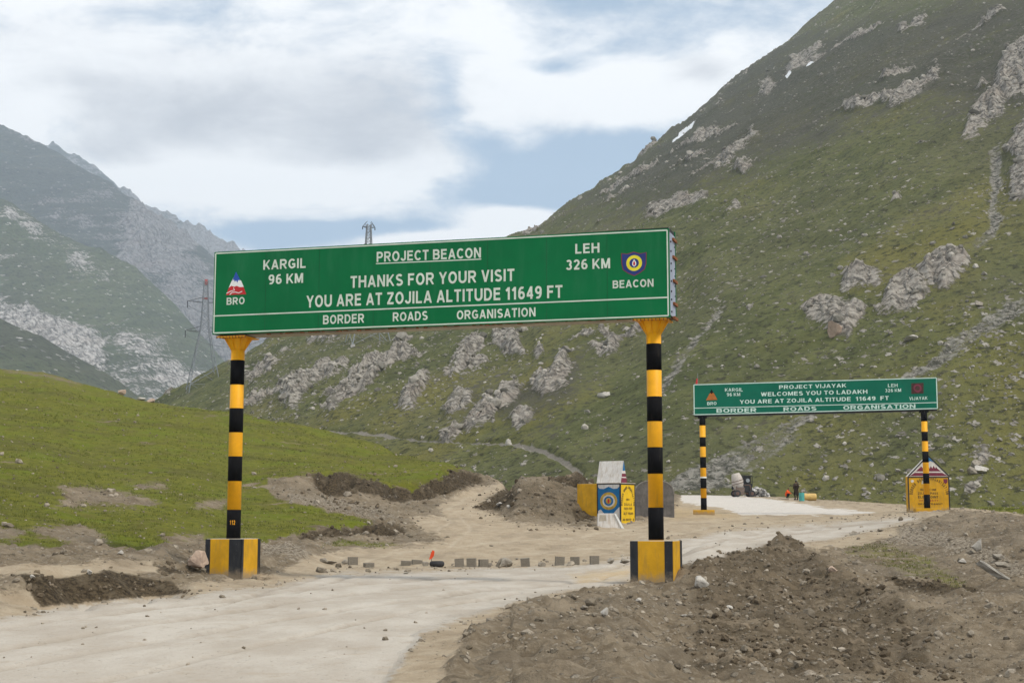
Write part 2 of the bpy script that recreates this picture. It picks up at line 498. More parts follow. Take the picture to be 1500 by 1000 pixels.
z_, r_ = 'z', 'r'
COLS = {
    -1500: col((z_, -60, -.3), (z_, 12, .1), (z_, 20, .5), (z_, 31, 2.0), (z_, 60, 8), (z_, 100, 18), (z_, 140, 26), (z_, 260, 20)),
    -250: col((z_, -60, -.3), (z_, 12, -.05), (z_, 16.5, 0.0), (z_, 19, .1), (z_, 24, .5), (z_, 31, 1.2), (z_, 45, 3.2), (z_, 60, 5.8), (z_, 80, 9.6), (z_, 100, 13.5), (z_, 130, 20.5), (z_, 160, 20), (z_, 260, 8)),
    0: col((z_, -60, -.3), (z_, 12, -.05), (z_, 18.8, 0.0), (z_, 20, .12), (z_, 22.6, .10), (z_, 24.2, -.02), (z_, 26, .34), (z_, 27.5, .50), (r_, 31, 803), (r_, 45, 740), (r_, 60, 690), (r_, 80, 640), (r_, 100, 590), (r_, 124, 541), (z_, 150, 13.6), (z_, 260, 3)),
    55: col((z_, -60, -.3), (z_, 12, -.05), (z_, 20.0, 0.0), (z_, 21.2, .02), (z_, 21.9, -.75), (z_, 24.2, -.6), (r_, 25.5, 840), (r_, 28, 824), (r_, 32, 803), (r_, 45, 745), (r_, 60, 695), (r_, 80, 645), (r_, 100, 595), (r_, 123, 545), (z_, 150, 13.1), (z_, 260, 3)),
    150: col((z_, -60, -.3), (z_, 12, -.05), (z_, 22.3, 0.0), (z_, 22.9, .04), (z_, 23.5, -.85), (z_, 26.2, -.65), (r_, 27.2, 839), (r_, 29, 826), (r_, 34, 804), (r_, 45, 765), (r_, 60, 715), (r_, 80, 660), (r_, 105, 600), (r_, 121, 571), (z_, 150, 11), (z_, 260, 2)),
    230: col((z_, -60, -.3), (z_, 12, -.05), (z_, 23.5, 0.0), (z_, 24.0, .04), (z_, 24.7, -.6), (z_, 27.2, -.45), (r_, 28.4, 842), (r_, 31, 822), (r_, 35.5, 803), (r_, 50, 755), (r_, 65, 705), (r_, 85, 650), (r_, 103, 605), (r_, 116, 590), (z_, 150, 9), (z_, 260, 2)),
    285: col((z_, -60, -.3), (z_, 12, -.05), (z_, 24.9, 0.0), (z_, 26.0, .0), (z_, 29, .08), (z_, 33, .12), (z_, 34, .05), (r_, 37, 812), (r_, 39.5, 798), (r_, 50, 762), (r_, 65, 712), (r_, 85, 655), (r_, 105, 608), (r_, 114, 597), (z_, 150, 8), (z_, 260, 2)),
    340: col((z_, -60, -.3), (z_, 12, -.05), (z_, 26.5, 0.0), (z_, 32.5, 0.0), (z_, 36, .16), (r_, 42, 799), (r_, 55, 760), (r_, 70, 710), (r_, 90, 650), (r_, 108, 609), (r_, 112, 604), (z_, 150, 7), (z_, 260, 2)),
    430: col((z_, -60, -.3), (z_, 12, -.05), (z_, 32, 0.0), (z_, 36, .06), (r_, 40, 812), (r_, 44, 800), (r_, 48, 787), (r_, 48.5, 778), (r_, 55, 760), (r_, 62, 735), (r_, 69, 714), (r_, 69.6, 699), (r_, 76, 688), (r_, 90, 660), (r_, 108, 620), (z_, 150, 5), (z_, 260, 1.5)),
    490: col((z_, -60, -.3), (z_, 12, -.05), (z_, 34, 0.0), (z_, 42, .03), (r_, 46, 806), (r_, 51.1, 790), (r_, 51.6, 775), (r_, 58, 758), (r_, 64, 741), (r_, 69.9, 727), (r_, 70.6, 698), (r_, 76, 690), (r_, 90, 667), (r_, 107, 634), (z_, 150, 4), (z_, 260, 1.5)),
    550: col((z_, -60, -.3), (z_, 12, -.05), (z_, 36, 0.0), (z_, 42, .03), (r_, 48, 805), (r_, 54.4, 782), (r_, 55, 767), (r_, 60, 757), (r_, 66, 745), (r_, 72, 736), (r_, 72.7, 712), (r_, 90, 677), (r_, 105, 649), (z_, 130, 4), (z_, 260, 1.5)),
    610: col((z_, -60, -.3), (z_, 12, -.05), (z_, 36, 0.0), (z_, 43, .04), (r_, 50, 800), (r_, 55, 785), (r_, 60, 770), (r_, 67, 750), (r_, 74.1, 735), (r_, 74.9, 704), (r_, 88, 681), (r_, 97, 667), (z_, 120, 3.6), (z_, 260, 1.5)),
    650: col((z_, -60, -.3), (z_, 12, -.05), (z_, 36, 0.0), (z_, 44, .05), (r_, 52, 795), (r_, 60, 770), (r_, 68, 748), (r_, 77.2, 728), (r_, 78, 693), (r_, 85, 684), (r_, 91, 677), (z_, 110, 3), (z_, 260, 1.5)),
    700: col((z_, -60, -.3), (z_, 12, -.05), (z_, 36, 0.0), (z_, 44, .05), (r_, 54, 790), (r_, 62, 768), (r_, 70, 742), (r_, 80, 722), (r_, 86.8, 711), (r_, 87.5, 694), (r_, 91, 692), (z_, 110, 2.8), (z_, 260, 1.5)),
    735: col((z_, -60, -.3), (z_, 12, -.05), (z_, 36, 0.0), (z_, 44, .05), (r_, 54, 790), (r_, 62, 768), (r_, 67, 752), (r_, 76, 725), (r_, 90, 705), (z_, 110, 2.8), (z_, 260, 1.5)),
    760: col((z_, -60, -.3), (z_, 12, -.05), (z_, 36, 0.0), (z_, 44, .05), (r_, 54, 790), (r_, 61, 770), (r_, 64, 756), (r_, 71, 706), (r_, 74, 701), (z_, 82, 2.4), (z_, 110, 2.2), (z_, 260, 2)),
    800: col((z_, -60, -.3), (z_, 12, -.05), (z_, 36, 0.0), (z_, 44, .07), (r_, 54, 790), (r_, 61, 773), (r_, 65, 760), (r_, 73, 703), (r_, 76, 698), (z_, 85, 2.4), (z_, 110, 2.2), (z_, 260, 2)),
    850: col((z_, -60, -.3), (z_, 12, -.05), (z_, 34, 0.0), (z_, 44, .1), (r_, 54, 790), (r_, 62, 773), (r_, 68, 764), (r_, 76, 696), (r_, 79, 687), (z_, 88, 2.4), (z_, 120, 2.8), (z_, 260, 2)),
    885: col((z_, -60, -.3), (z_, 12, -.05), (z_, 30, 0.0), (z_, 44, .15), (r_, 54, 790), (r_, 62, 776), (r_, 69, 767), (z_, 73, 1.5), (z_, 79, 2.6), (z_, 86, 2.3), (z_, 120, 3), (z_, 260, 2)),
    925: col((z_, -60, -.3), (z_, 12, -.1), (z_, 24, -.1), (z_, 29, 0), (z_, 36, .03), (z_, 44, .17), (r_, 54, 790), (r_, 69, 767), (r_, 78, 754), (z_, 110, 2.7), (z_, 130, 3.4), (z_, 260, 3)),
    975: col((z_, -60, -.3), (z_, 12, -.15), (z_, 20, -.35), (z_, 26, -.16), (z_, 29.5, -.0), (z_, 31, .2), (z_, 33.5, .45), (z_, 37, .2), (z_, 44, .2), (r_, 54, 790), (r_, 69, 767), (r_, 78, 755), (z_, 110, 2.75), (z_, 130, 3.5), (z_, 260, 3)),
    1030: col((z_, -60, -.3), (z_, 12, -.2), (z_, 20, -.45), (z_, 26, -.2), (z_, 29, .05), (z_, 33, .58), (r_, 36, 797), (z_, 38, .5), (z_, 44, .25), (r_, 54, 790), (r_, 78, 754), (z_, 110, 2.85), (z_, 130, 3.5), (z_, 260, 3)),
    1085: col((z_, -60, -.3), (z_, 12, -.25), (z_, 20, -.55), (z_, 26, -.3), (z_, 31, .15), (z_, 35, .62), (r_, 38, 797), (z_, 40, .5), (z_, 45, .3), (r_, 55, 788), (r_, 78, 754), (z_, 110, 2.8), (z_, 130, 3.4), (z_, 260, 3)),
    1128: col((z_, -60, -.3), (z_, 12, -.3), (z_, 20, -.6), (z_, 26, -.35), (z_, 32, .15), (z_, 37, .75), (r_, 39, 789), (z_, 41, .5), (z_, 46, .35), (r_, 56, 787), (r_, 78, 754), (z_, 110, 2.8), (z_, 130, 3.3), (z_, 260, 3)),
    1165: col((z_, -60, -.3), (z_, 12, -.3), (z_, 20, -.65), (z_, 28, -.35), (z_, 35, .05), (r_, 44, 806), (r_, 48, 797), (z_, 50, .5), (r_, 58, 782), (r_, 78, 753), (z_, 110, 2.7), (z_, 130, 3.2), (z_, 260, 3)),
    1230: col((z_, -60, -.3), (z_, 12, -.3), (z_, 20, -.75), (z_, 28, -.5), (z_, 36, .0), (r_, 46, 808), (r_, 51, 790), (r_, 58, 776), (r_, 68, 763), (r_, 78, 754), (z_, 110, 2.5), (z_, 128, 2.9), (z_, 260, 3)),
    1300: col((z_, -60, -.3), (z_, 12, -.3), (z_, 20, -.8), (z_, 28, -.55), (z_, 38, .0), (r_, 47, 800), (r_, 56, 769), (r_, 61, 763), (r_, 78, 752), (z_, 110, 2.3), (z_, 128, 2.7), (z_, 260, 3)),
    1400: col((z_, -60, -.3), (z_, 12, -.3), (z_, 20, -.8), (z_, 28, -.5), (z_, 38, .05), (r_, 48, 785), (r_, 57, 755), (r_, 64, 749), (z_, 78, 1.7), (z_, 110, 2.1), (z_, 128, 2.3), (z_, 260, 3)),
    1500: col((z_, -60, -.3), (z_, 12, -.3), (z_, 20, -.75), (z_, 28, -.4), (z_, 38, .35), (r_, 48, 768), (r_, 57, 749), (z_, 66, 1.9), (z_, 80, 1.8), (z_, 110, 2.1), (z_, 128, 2.3), (z_, 260, 3)),
    1900: col((z_, -60, -.3), (z_, 12, -.2), (z_, 20, -.4), (z_, 28, .1), (z_, 40, 1.2), (z_, 55, 2.0), (z_, 80, 2), (z_, 120, 2.6), (z_, 260, 3)),
    3200: col((z_, -60, -.3), (z_, 12, 0), (z_, 30, .8), (z_, 55, 2.2), (z_, 120, 3), (z_, 260, 4)),
}
LY = np.concatenate([np.linspace(-60, 11.9, 60), np.geomspace(12, 260, 1100)])
cpx = np.array(sorted(COLS))
CZ = np.array([np.interp(LY, [a for a, b in COLS[p]], [b for a, b in COLS[p]]) for p in cpx])
LPX = np.arange(-1500, 3201, 5.0)
tabl = np.empty((len(LPX), len(LY)))
# cosine blend between neighbouring profiles, then a light blur
ii = np.clip(np.searchsorted(cpx, LPX, 'right') - 1, 0, len(cpx) - 2)
tt = (LPX - cpx[ii]) / (cpx[ii + 1] - cpx[ii])
tt = 0.5 * tt + 0.5 * tt * tt * (3 - 2 * tt)
tabl = CZ[ii] * (1 - tt)[:, None] + CZ[ii + 1] * tt[:, None]
for _ in range(3):
    tabl[:, 1:-1] = 0.25 * tabl[:, :-2] + 0.5 * tabl[:, 1:-1] + 0.25 * tabl[:, 2:]
for _ in range(4):
    tabl[1:-1] = 0.25 * tabl[:-2] + 0.5 * tabl[1:-1] + 0.25 * tabl[2:]


def base_h(x, y):
    yy = np.maximum(y, 12.0)
    px = 750 + FOC * x / (yy * CT + 0 * x)
    a = np.clip((px - LPX[0]) / 5.0, 0, len(LPX) - 1.001)
    b = np.interp(y, LY, np.arange(len(LY)))
    b = np.clip(b, 0, len(LY) - 1.001)
    i = a.astype(int); j = b.astype(int); fa = a - i; fb = b - j
    return (tabl[i, j] * (1 - fa) * (1 - fb) + tabl[i + 1, j] * fa * (1 - fb)
            + tabl[i, j + 1] * (1 - fa) * fb + tabl[i + 1, j + 1] * fa * fb)


ROAD = [(-900, 1400), (-600, 930), (0, 907), (60, 896), (150, 882), (270, 874), (330, 864), (400, 861), (450, 848), (480, 838), (560, 838),
        (700, 833), (860, 828), (925, 815), (1000, 790), (1080, 776), (1250, 764), (1330, 757), (1350, 760), (1300, 772), (1220, 790), (1130, 800), (1000, 830),
        (940, 845), (900, 858), (800, 872), (730, 890), (680, 905), (620, 925), (560, 1010), (500, 1400)]
FLAT = [(-900, 1400), (-500, 880), (0, 870), (150, 868), (280, 858), (330, 850), (400, 845), (450, 815), (560, 800), (600, 800), (650, 790), (610, 770), (600, 758), (650, 755),
        (640, 740), (690, 715), (730, 706), (745, 712), (700, 745), (730, 755), (760, 768), (870, 775), (925, 765), (985, 752), (1000, 722), (1100, 725), (1320, 742), (1340, 749), (1400, 752), (1330, 768),
        (1250, 790), (1180, 805), (1120, 806), (960, 830), (925, 862), (860, 870), (790, 885), (740, 898), (690, 925), (640, 1010), (600, 1400)]
FLAT_C = [[(-40, 830), (90, 828), (220, 822), (260, 835), (90, 848), (20, 845)], [(1180, 800), (1250, 782), (1310, 775), (1330, 785), (1250, 800), (1200, 808)]]
FLAT2 = [[(1000, 722), (1130, 722), (1250, 738), (1330, 745), (1500, 756), (1500, 750), (1380, 738), (1250, 730), (1130, 722)]]
PALE = [(995, 721), (1060, 724), (1130, 731), (1200, 742), (1285, 751), (1240, 754), (1086, 753), (1060, 745), (1000, 736)]
GRASS = [
    [(-900, 810), (-300, 806), (0, 801), (90, 803), (150, 797), (190, 806), (240, 800), (290, 795), (340, 793), (385, 796), (430, 781), (500, 772), (548, 765), (500, 752), (430, 738), (395, 725), (390, 700),
     (460, 695), (500, 690), (560, 706), (600, 714), (640, 699), (660, 686), (700, 691), (712, 697), (712, 100), (-900, 100)],
    [(470, 801), (560, 803), (590, 799), (560, 793), (500, 795)], 
    [(1395, 742), (1500, 754), (1800, 760), (1800, 600), (1395, 600)], [(1235, 733), (1400, 738), (1400, 600), (1235, 600)], [(715, 690), (830, 697), (830, 600), (700, 600)]]
GRASS_THIN = [[(1225, 796), (1300, 790), (1365, 812), (1395, 836), (1450, 862), (1400, 878), (1330, 852), (1285, 838), (1235, 824)]]
GRASS_GAP = [[(88, 712), (150, 716), (200, 724), (235, 738), (200, 748), (130, 742), (75, 746), (100, 730), (85, 718)], [(60, 770), (130, 775), (160, 790), (130, 805), (60, 790), (40, 778)],
             [(180, 708), (240, 706), (245, 716), (210, 722)], [(290, 735), (330, 728), (328, 746), (285, 748)], [(-20, 770), (40, 780), (30, 796), (-20, 792)],
             [(0, 538), (60, 545), (120, 560), (118, 564), (50, 550), (0, 543)], [(240, 788), (300, 782), (300, 796), (250, 800)]]
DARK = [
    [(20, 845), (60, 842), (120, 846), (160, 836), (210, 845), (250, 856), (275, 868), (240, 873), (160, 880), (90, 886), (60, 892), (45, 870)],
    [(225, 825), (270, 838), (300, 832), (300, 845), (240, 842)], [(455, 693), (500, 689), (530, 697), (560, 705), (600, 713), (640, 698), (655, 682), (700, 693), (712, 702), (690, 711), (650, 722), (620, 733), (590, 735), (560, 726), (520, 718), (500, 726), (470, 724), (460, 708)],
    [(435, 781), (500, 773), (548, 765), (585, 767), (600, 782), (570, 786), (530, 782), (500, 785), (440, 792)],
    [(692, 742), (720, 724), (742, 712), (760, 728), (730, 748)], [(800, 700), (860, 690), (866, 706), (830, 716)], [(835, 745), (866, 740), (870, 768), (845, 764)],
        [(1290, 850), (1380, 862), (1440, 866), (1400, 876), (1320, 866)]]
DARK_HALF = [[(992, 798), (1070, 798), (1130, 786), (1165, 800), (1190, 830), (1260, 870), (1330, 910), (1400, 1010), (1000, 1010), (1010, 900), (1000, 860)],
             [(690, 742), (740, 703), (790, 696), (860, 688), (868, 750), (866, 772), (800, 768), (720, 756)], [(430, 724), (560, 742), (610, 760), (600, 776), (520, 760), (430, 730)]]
SCREE = [[(383, 790), (440, 800), (460, 815), (440, 822), (383, 815)], [(420, 725), (480, 727), (560, 745), (600, 762), (560, 765), (480, 745), (420, 735)],
         [(1330, 770), (1420, 790), (1500, 830), (1500, 860), (1440, 830), (1350, 800), (1280, 800)], [(1000, 702), (1050, 700), (1080, 712), (1082, 721), (1000, 721)],
         [(1110, 712), (1150, 716), (1160, 726), (1105, 722)]]
OCHRE = [[(830, 840), (925, 828), (925, 850), (850, 853)], [(985, 740), (1080, 752), (1085, 760), (985, 762)]]

RUTS = [[(a_, b_ * 2.2) for a_, b_ in ln] for ln in (
    [(-60, 960), (150, 925), (330, 896), (520, 868), (700, 852), (880, 836), (1000, 800), (1120, 779), (1300, 765)],
    [(-60, 990), (180, 948), (360, 916), (540, 885), (700, 866), (880, 848), (960, 826), (1060, 792), (1200, 776)],
    [(-60, 930), (120, 902), (300, 882), (480, 858), (640, 846), (800, 838)], [(100, 1010), (300, 962), (480, 922), (620, 890), (760, 868)],
    [(300, 890), (450, 852), (560, 815), (620, 790), (660, 765), (640, 752), (690, 728), (725, 712)],
    [(420, 870), (560, 832), (660, 800), (690, 775), (668, 752), (712, 730), (735, 716)],
    [(560, 812), (700, 798), (850, 786), (985, 766), (1100, 758)], [(600, 830), (760, 812), (900, 800), (1040, 772), (1180, 762)])]
av = np.concatenate([np.linspace(-2.6, -0.56, 60)[:-1], np.linspace(-0.56, 0.56, 820), np.linspace(0.56, 2.2, 50)[1:]])
yv = np.concatenate([np.linspace(-60, 10, 50)[:-1], np.geomspace(10, 130, 600), np.geomspace(130, 260, 60)[1:]])
A, YY = np.meshgrid(av, yv)
W = np.sqrt(np.maximum(YY, 0) ** 2 * CT ** 2 + 12.0 ** 2)
GX = A * W


def masks_at(x, y, z):
    px, row = project(x, y, z)
    px = px + 5 * fbm(x * 0.5, y * 0.35, 3, 5)
    row = row + 4 * fbm(x * 0.6 + 50, y * 0.35, 3, 6)
    behind = y < 9
    m = {}
    m['road'] = np.where(behind, (np.abs(x + 2) < 5) * 1.0, soft(sd_poly(ROAD, px + 14 * fbm(x * 0.9, y * 0.9, 4, 18, 0.6), row + 5 * fbm(x * 1.1, y * 0.9, 4, 19, 0.6)), 9))
    m['flat'] = np.where(behind, m['road'], np.maximum(soft(sd_poly(FLAT, px, row), 9), union(FLAT_C + FLAT2, px, row, 8)))
    rut = np.zeros(x.shape)
    for ln in RUTS:
        rut = np.maximum(rut, np.clip(1.3 - sd_line(ln, px, row * 2.2) / (2.2 + 60.0 / np.maximum(y, 12)), 0, 1))
    m['rut'] = np.where(behind, 0, rut * (0.55 + 0.7 * fbm(x * .6, y * .3, 3, 17)))
    m['pale'] = np.where(y < 60, 0, soft(sd_poly(PALE, px, row), 1.6))
    g = union(GRASS, px, row, 4.0)
    g = np.maximum(g, 0.56 * union(GRASS_THIN, px, row, 16))
    gj = 15 * fbm(x * 0.22, y * 0.3, 4, 14)
    gap = union(GRASS_GAP, px + gj, row + 0.6 * gj, 9)
    gap = np.maximum(gap, 0.75 * sstep(fbm(x * 0.20 + 4, y * 0.55, 4, 15, 0.6), 0.30, 0.50) * (row > 585))
    m['grass'] = np.where(behind, 0, g * (1 - 0.85 * gap))
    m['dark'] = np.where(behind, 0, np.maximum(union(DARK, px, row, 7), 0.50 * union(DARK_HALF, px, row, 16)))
    m['thin'] = np.where(behind, 0, np.maximum(soft(sd_poly([(1180, 770), (1480, 770), (1480, 890), (1180, 890)], px, row), 5), soft(sd_poly([(460, 785), (610, 785), (610, 812), (460, 812)], px, row), 5))) + 0.35 * gap * (1 - behind)
    m['scree'] = np.where(behind, 0, union(SCREE, px, row, 9) * 0.8)
    m['ochre'] = np.where(behind, 0, union(OCHRE, px, row, 12))
    return m


def relief(x, y, m):
    smooth_ = np.clip(np.maximum(m['road'], m['pale']) , 0, 1)
    fl = np.clip(m['flat'], 0, 1)
    gr = m['grass']
    soil = (1 - smooth_) * (1 - 0.8 * fl) * (1 - 0.75 * gr)
    d1, d2, idv = cells(x * 1.6, y * 1.6, 3)
    c1, c2, idc = cells(x * 4.2, y * 4.2, 9)
    clod = np.clip(0.55 - d1, 0, 1) * (0.3 + idv)
    clod2 = np.clip(0.5 - c1, 0, 1) * (0.3 + idc)
    r = fbm(x * 0.9, y * 0.9, 5, 21, 0.55)
    h = soil * (0.24 * r + 0.20 * clod + 0.09 * clod2) * (1 + 0.5 * m['dark'] * ((y > 30) & (y < 46))) * (1 - 0.6 * m['dark'] * ((y < 30) & (x < 0)))
    h += gr * (0.22 * fbm(x * 0.16, y * 0.12, 4, 31) + 0.03 * fbm(x * 1.8, y * 1.8, 3, 33))
    h += fl * (1 - smooth_) * 0.05 * fbm(x * 0.8, y * 0.8, 4, 41)
    h += soil * 0.42 * np.exp(-((x - 7.1 - 0.25 * fbm(y * .4, y * .1, 2, 8)) / 0.75) ** 2) * sstep(y, 21, 26) * (1 - sstep(y, 38, 41))
    h += soil * 0.10 * fbm((x + .5 * y) * 1.2, (y - .5 * x) * 0.25, 4, 23, ridge=True) * (x > 0)
    h -= np.clip(m['dark'] * 1.4 - .35, 0, 1) * 0.75 * (0.15 + np.clip(0.6 - fbm(x * 1.0, y * 0.45 + 9, 4, 25, 0.6, ridge=True), 0, 1.2)) * (y > 46)
    h += gr * 0.11 * fbm(x * 0.09, y * 0.75, 4, 35, 0.55)
    h -= (smooth_ + fl * .6) * 0.05 * m['rut']
    h += smooth_ * 0.010 * fbm(x * 3.0, y * 3.0, 3, 53)
    h += smooth_ * (0.012 * fbm(x * 0.5, y * 0.5, 3, 51))
    return h


GZ0 = base_h(GX, YY)
GM = masks_at(GX, YY, GZ0)
GZ = GZ0 + relief(GX, YY, GM)
ground_mat = ground_material()
ground = grid_mesh('ground', GX, YY, GZ, GM, ground_mat)
ground['kind'] = 'structure'


def gz(x, y):
    x = np.atleast_1d(np.asarray(x, float)); y = np.atleast_1d(np.asarray(y, float))
    z = base_h(x, y)
    return z + relief(x, y, masks_at(x, y, z))


def on_ground(px, row, y0=9.0, y1=150.0):
    """where the sight line meets the ground"""
    d = ray(px, row)
    ys = np.geomspace(y0, y1, 3000)
    t = ys / d.y
    x = d.x * t; z = EYE + d.z * t
    hit = np.nonzero(z <= gz(x, ys))[0]
    k = hit[0] if len(hit) else len(ys) - 1
    return Vector((x[k], ys[k], float(gz(x[k], ys[k])[0])))


def stand(px, Y):
    x = (px - 750) / FOC * Y * CT
    return Vector((x, Y, float(gz(x, Y)[0])))


# far-reaching low sheet under everything
low = grid_mesh('terrain', *np.broadcast_arrays(*np.meshgrid(np.linspace(-2390, 2390, 15), np.linspace(-115, 5290, 15)), np.full((15, 15), -40.0)),
                {}, ground_mat)
low['kind'] = 'structure'

# ------------------------------------------------------------------ mountains
def slope_sheet(name, silh, crestY, base, baseY, nc, nr, relief_fn, attr_fn, mat, below=0.15, px_rng=None):
    """a mountainside: an inclined surface from its foot to its crest, then falling away behind"""
    p0, p1 = px_rng
    px = np.linspace(p0, p1, nc)
    f = lambda tb: np.interp(px, [a for a, b in tb], [b for a, b in tb])
    cr, cy, br, by = f(silh), f(crestY), f(base), f(baseY)
    zc = EYE + (760 - cr) / FOC * cy; zb = EYE + (760 - br) / FOC * by
    m = (zc - zb) / (cy - by)
    r = np.linspace(-below, 1, nr)[:, None]
    row = br + (cr - br) * r
    Yp = (FOC * (zb - EYE) - FOC * m * by) / ((760 - row) - FOC * m)
    Yp = np.clip(Yp, by * 0.55, cy * 1.05)
    Zp = zb + m * (Yp - by)
    x, y, z = px[None, :] * 0, Yp, Zp
    t = y * CT + (z - EYE) * ST
    x = (px[None, :] - 750) / FOC * t
    # back side
    k = np.linspace(0.02, 1, 14)[:, None]
    yb = cy + k * (cy - by) * 0.5
    zb2 = zc - (k ** 1.4) * (zc - zb) * 0.6
    xb = (px[None, :] - 750) / FOC * (yb * CT + (zb2 - EYE) * ST)
    X = np.vstack([x, xb]); Y = np.vstack([y, yb]); Z = np.vstack([z, zb2])
    edge = np.ones(X.shape)
    PX, ROW = project(X, Y, Z)
    at = attr_fn(X, Y, Z, PX, ROW)
    dz, dx = relief_fn(X, Y, Z, PX, ROW, at)
    X = X + dx; Z = Z + dz
    o = grid_mesh(name, X, Y, Z, at, mat)
    o['kind'] = 'structure'
    return o, X, Y, Z, at


turf_main = [(0.084, 0.095, 0.034), (0.152, 0.160, 0.060), (0.200, 0.182, 0.050), (0.140, 0.134, 0.072)]
rock_main = [(0.185, 0.168, 0.142), (0.46, 0.425, 0.37), (0.34, 0.285, 0.235)]
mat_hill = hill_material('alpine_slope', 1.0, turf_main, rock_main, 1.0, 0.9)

ROCKS = [
    [(1172, 458), (1185, 448), (1200, 444), (1232, 448), (1232, 466), (1222, 482), (1200, 478), (1180, 474)],
    [(1230, 428), (1242, 408), (1270, 400), (1290, 402), (1286, 422), (1262, 428), (1240, 434)],
    [(1216, 480), (1232, 464), (1252, 452), (1268, 458), (1256, 472), (1244, 492), (1222, 494)],
    [(1286, 462), (1300, 440), (1316, 410), (1330, 402), (1350, 415), (1354, 430), (1340, 452), (1318, 460)],
    [(1344, 398), (1366, 382), (1400, 374), (1417, 384), (1414, 400), (1398, 416), (1382, 430), (1362, 422), (1348, 412)],
    [(1414, 197), (1440, 160), (1460, 120), (1482, 80), (1500, 70), (1560, 60), (1560, 110), (1490, 142), (1470, 150), (1465, 172), (1436, 190)],
    [(1472, 230), (1490, 190), (1530, 170), (1540, 300), (1480, 290), (1478, 262), (1484, 240)],
    [(1048, 262), (1068, 238), (1084, 222), (1104, 208), (1108, 216), (1090, 232), (1076, 244), (1066, 256)],
    [(1310, 157), (1318, 138), (1336, 128), (1352, 124), (1344, 142), (1328, 152)],
    [(1146, 124), (1160, 106), (1180, 95), (1198, 82), (1200, 94), (1180, 106), (1160, 118)],
    [(1112, 140), (1128, 132), (1138, 138), (1122, 150)], [(1356, 112), (1372, 108), (1370, 122), (1358, 118)],
    [(940, 330), (985, 320), (1030, 300), (1040, 312), (1000, 326), (960, 338)],
    [(410, 600), (418, 582), (432, 566), (452, 572), (446, 592), (424, 610)], [(440, 560), (470, 545), (500, 540), (506, 552), (480, 566), (456, 578)],
    [(452, 512), (470, 492), (500, 484), (530, 488), (500, 506), (474, 516)], [(476, 606), (490, 590), (500, 596), (488, 614)],
    [(586, 602), (598, 572), (612, 552), (622, 556), (618, 578), (602, 600)], [(648, 552), (676, 540), (706, 532), (712, 540), (684, 552), (660, 560)],
    [(662, 530), (690, 510), (712, 508), (706, 520), (680, 530)], [(650, 602), (668, 580), (690, 576), (688, 592), (668, 606), (656, 612)],
    [(676, 626), (694, 602), (716, 584), (722, 600), (722, 624), (702, 630), (682, 638)], [(722, 596), (734, 568), (760, 556), (768, 566), (752, 588), (734, 600)],
    [(786, 568), (792, 546), (806, 552), (816, 568), (802, 578)], [(808, 560), (814, 530), (830, 518), (836, 536), (832, 566), (816, 574)],
    [(726, 504), (746, 496), (766, 510), (762, 528), (744, 524), (734, 512)], [(872, 504), (892, 488), (906, 486), (900, 504), (880, 516)],
    [(748, 620), (760, 604), (780, 606), (776, 622), (756, 630)], [(780, 520), (792, 512), (796, 524), (784, 530)],
    [(644, 640), (660, 628), (672, 640), (656, 652)]]
SCREES = [
    [(1000, 722), (960, 722), (1010, 690), (1060, 665), (1110, 640), (1160, 612), (1205, 592), (1215, 600), (1170, 626), (1120, 655), (1085, 685), (1060, 702), (1080, 715)],
    [(1300, 560), (1380, 510), (1440, 470), (1520, 430), (1520, 450), (1450, 488), (1390, 522), (1310, 566)],
    [(1448, 215), (1466, 205), (1468, 260), (1460, 300), (1478, 320), (1462, 345), (1430, 370), (1424, 362), (1450, 335), (1452, 300)],
    [(960, 580), (990, 530), (1030, 480), (1060, 445), (1062, 458), (1030, 496), (996, 545), (975, 585)],
    [(1060, 690), (1090, 660), (1130, 640), (1180, 632), (1130, 665), (1090, 695)],
    ]
TRACK = [(470, 630), (520, 632), (580, 636), (650, 646), (700, 650), (760, 650), (800, 660), (828, 674), (850, 690)]


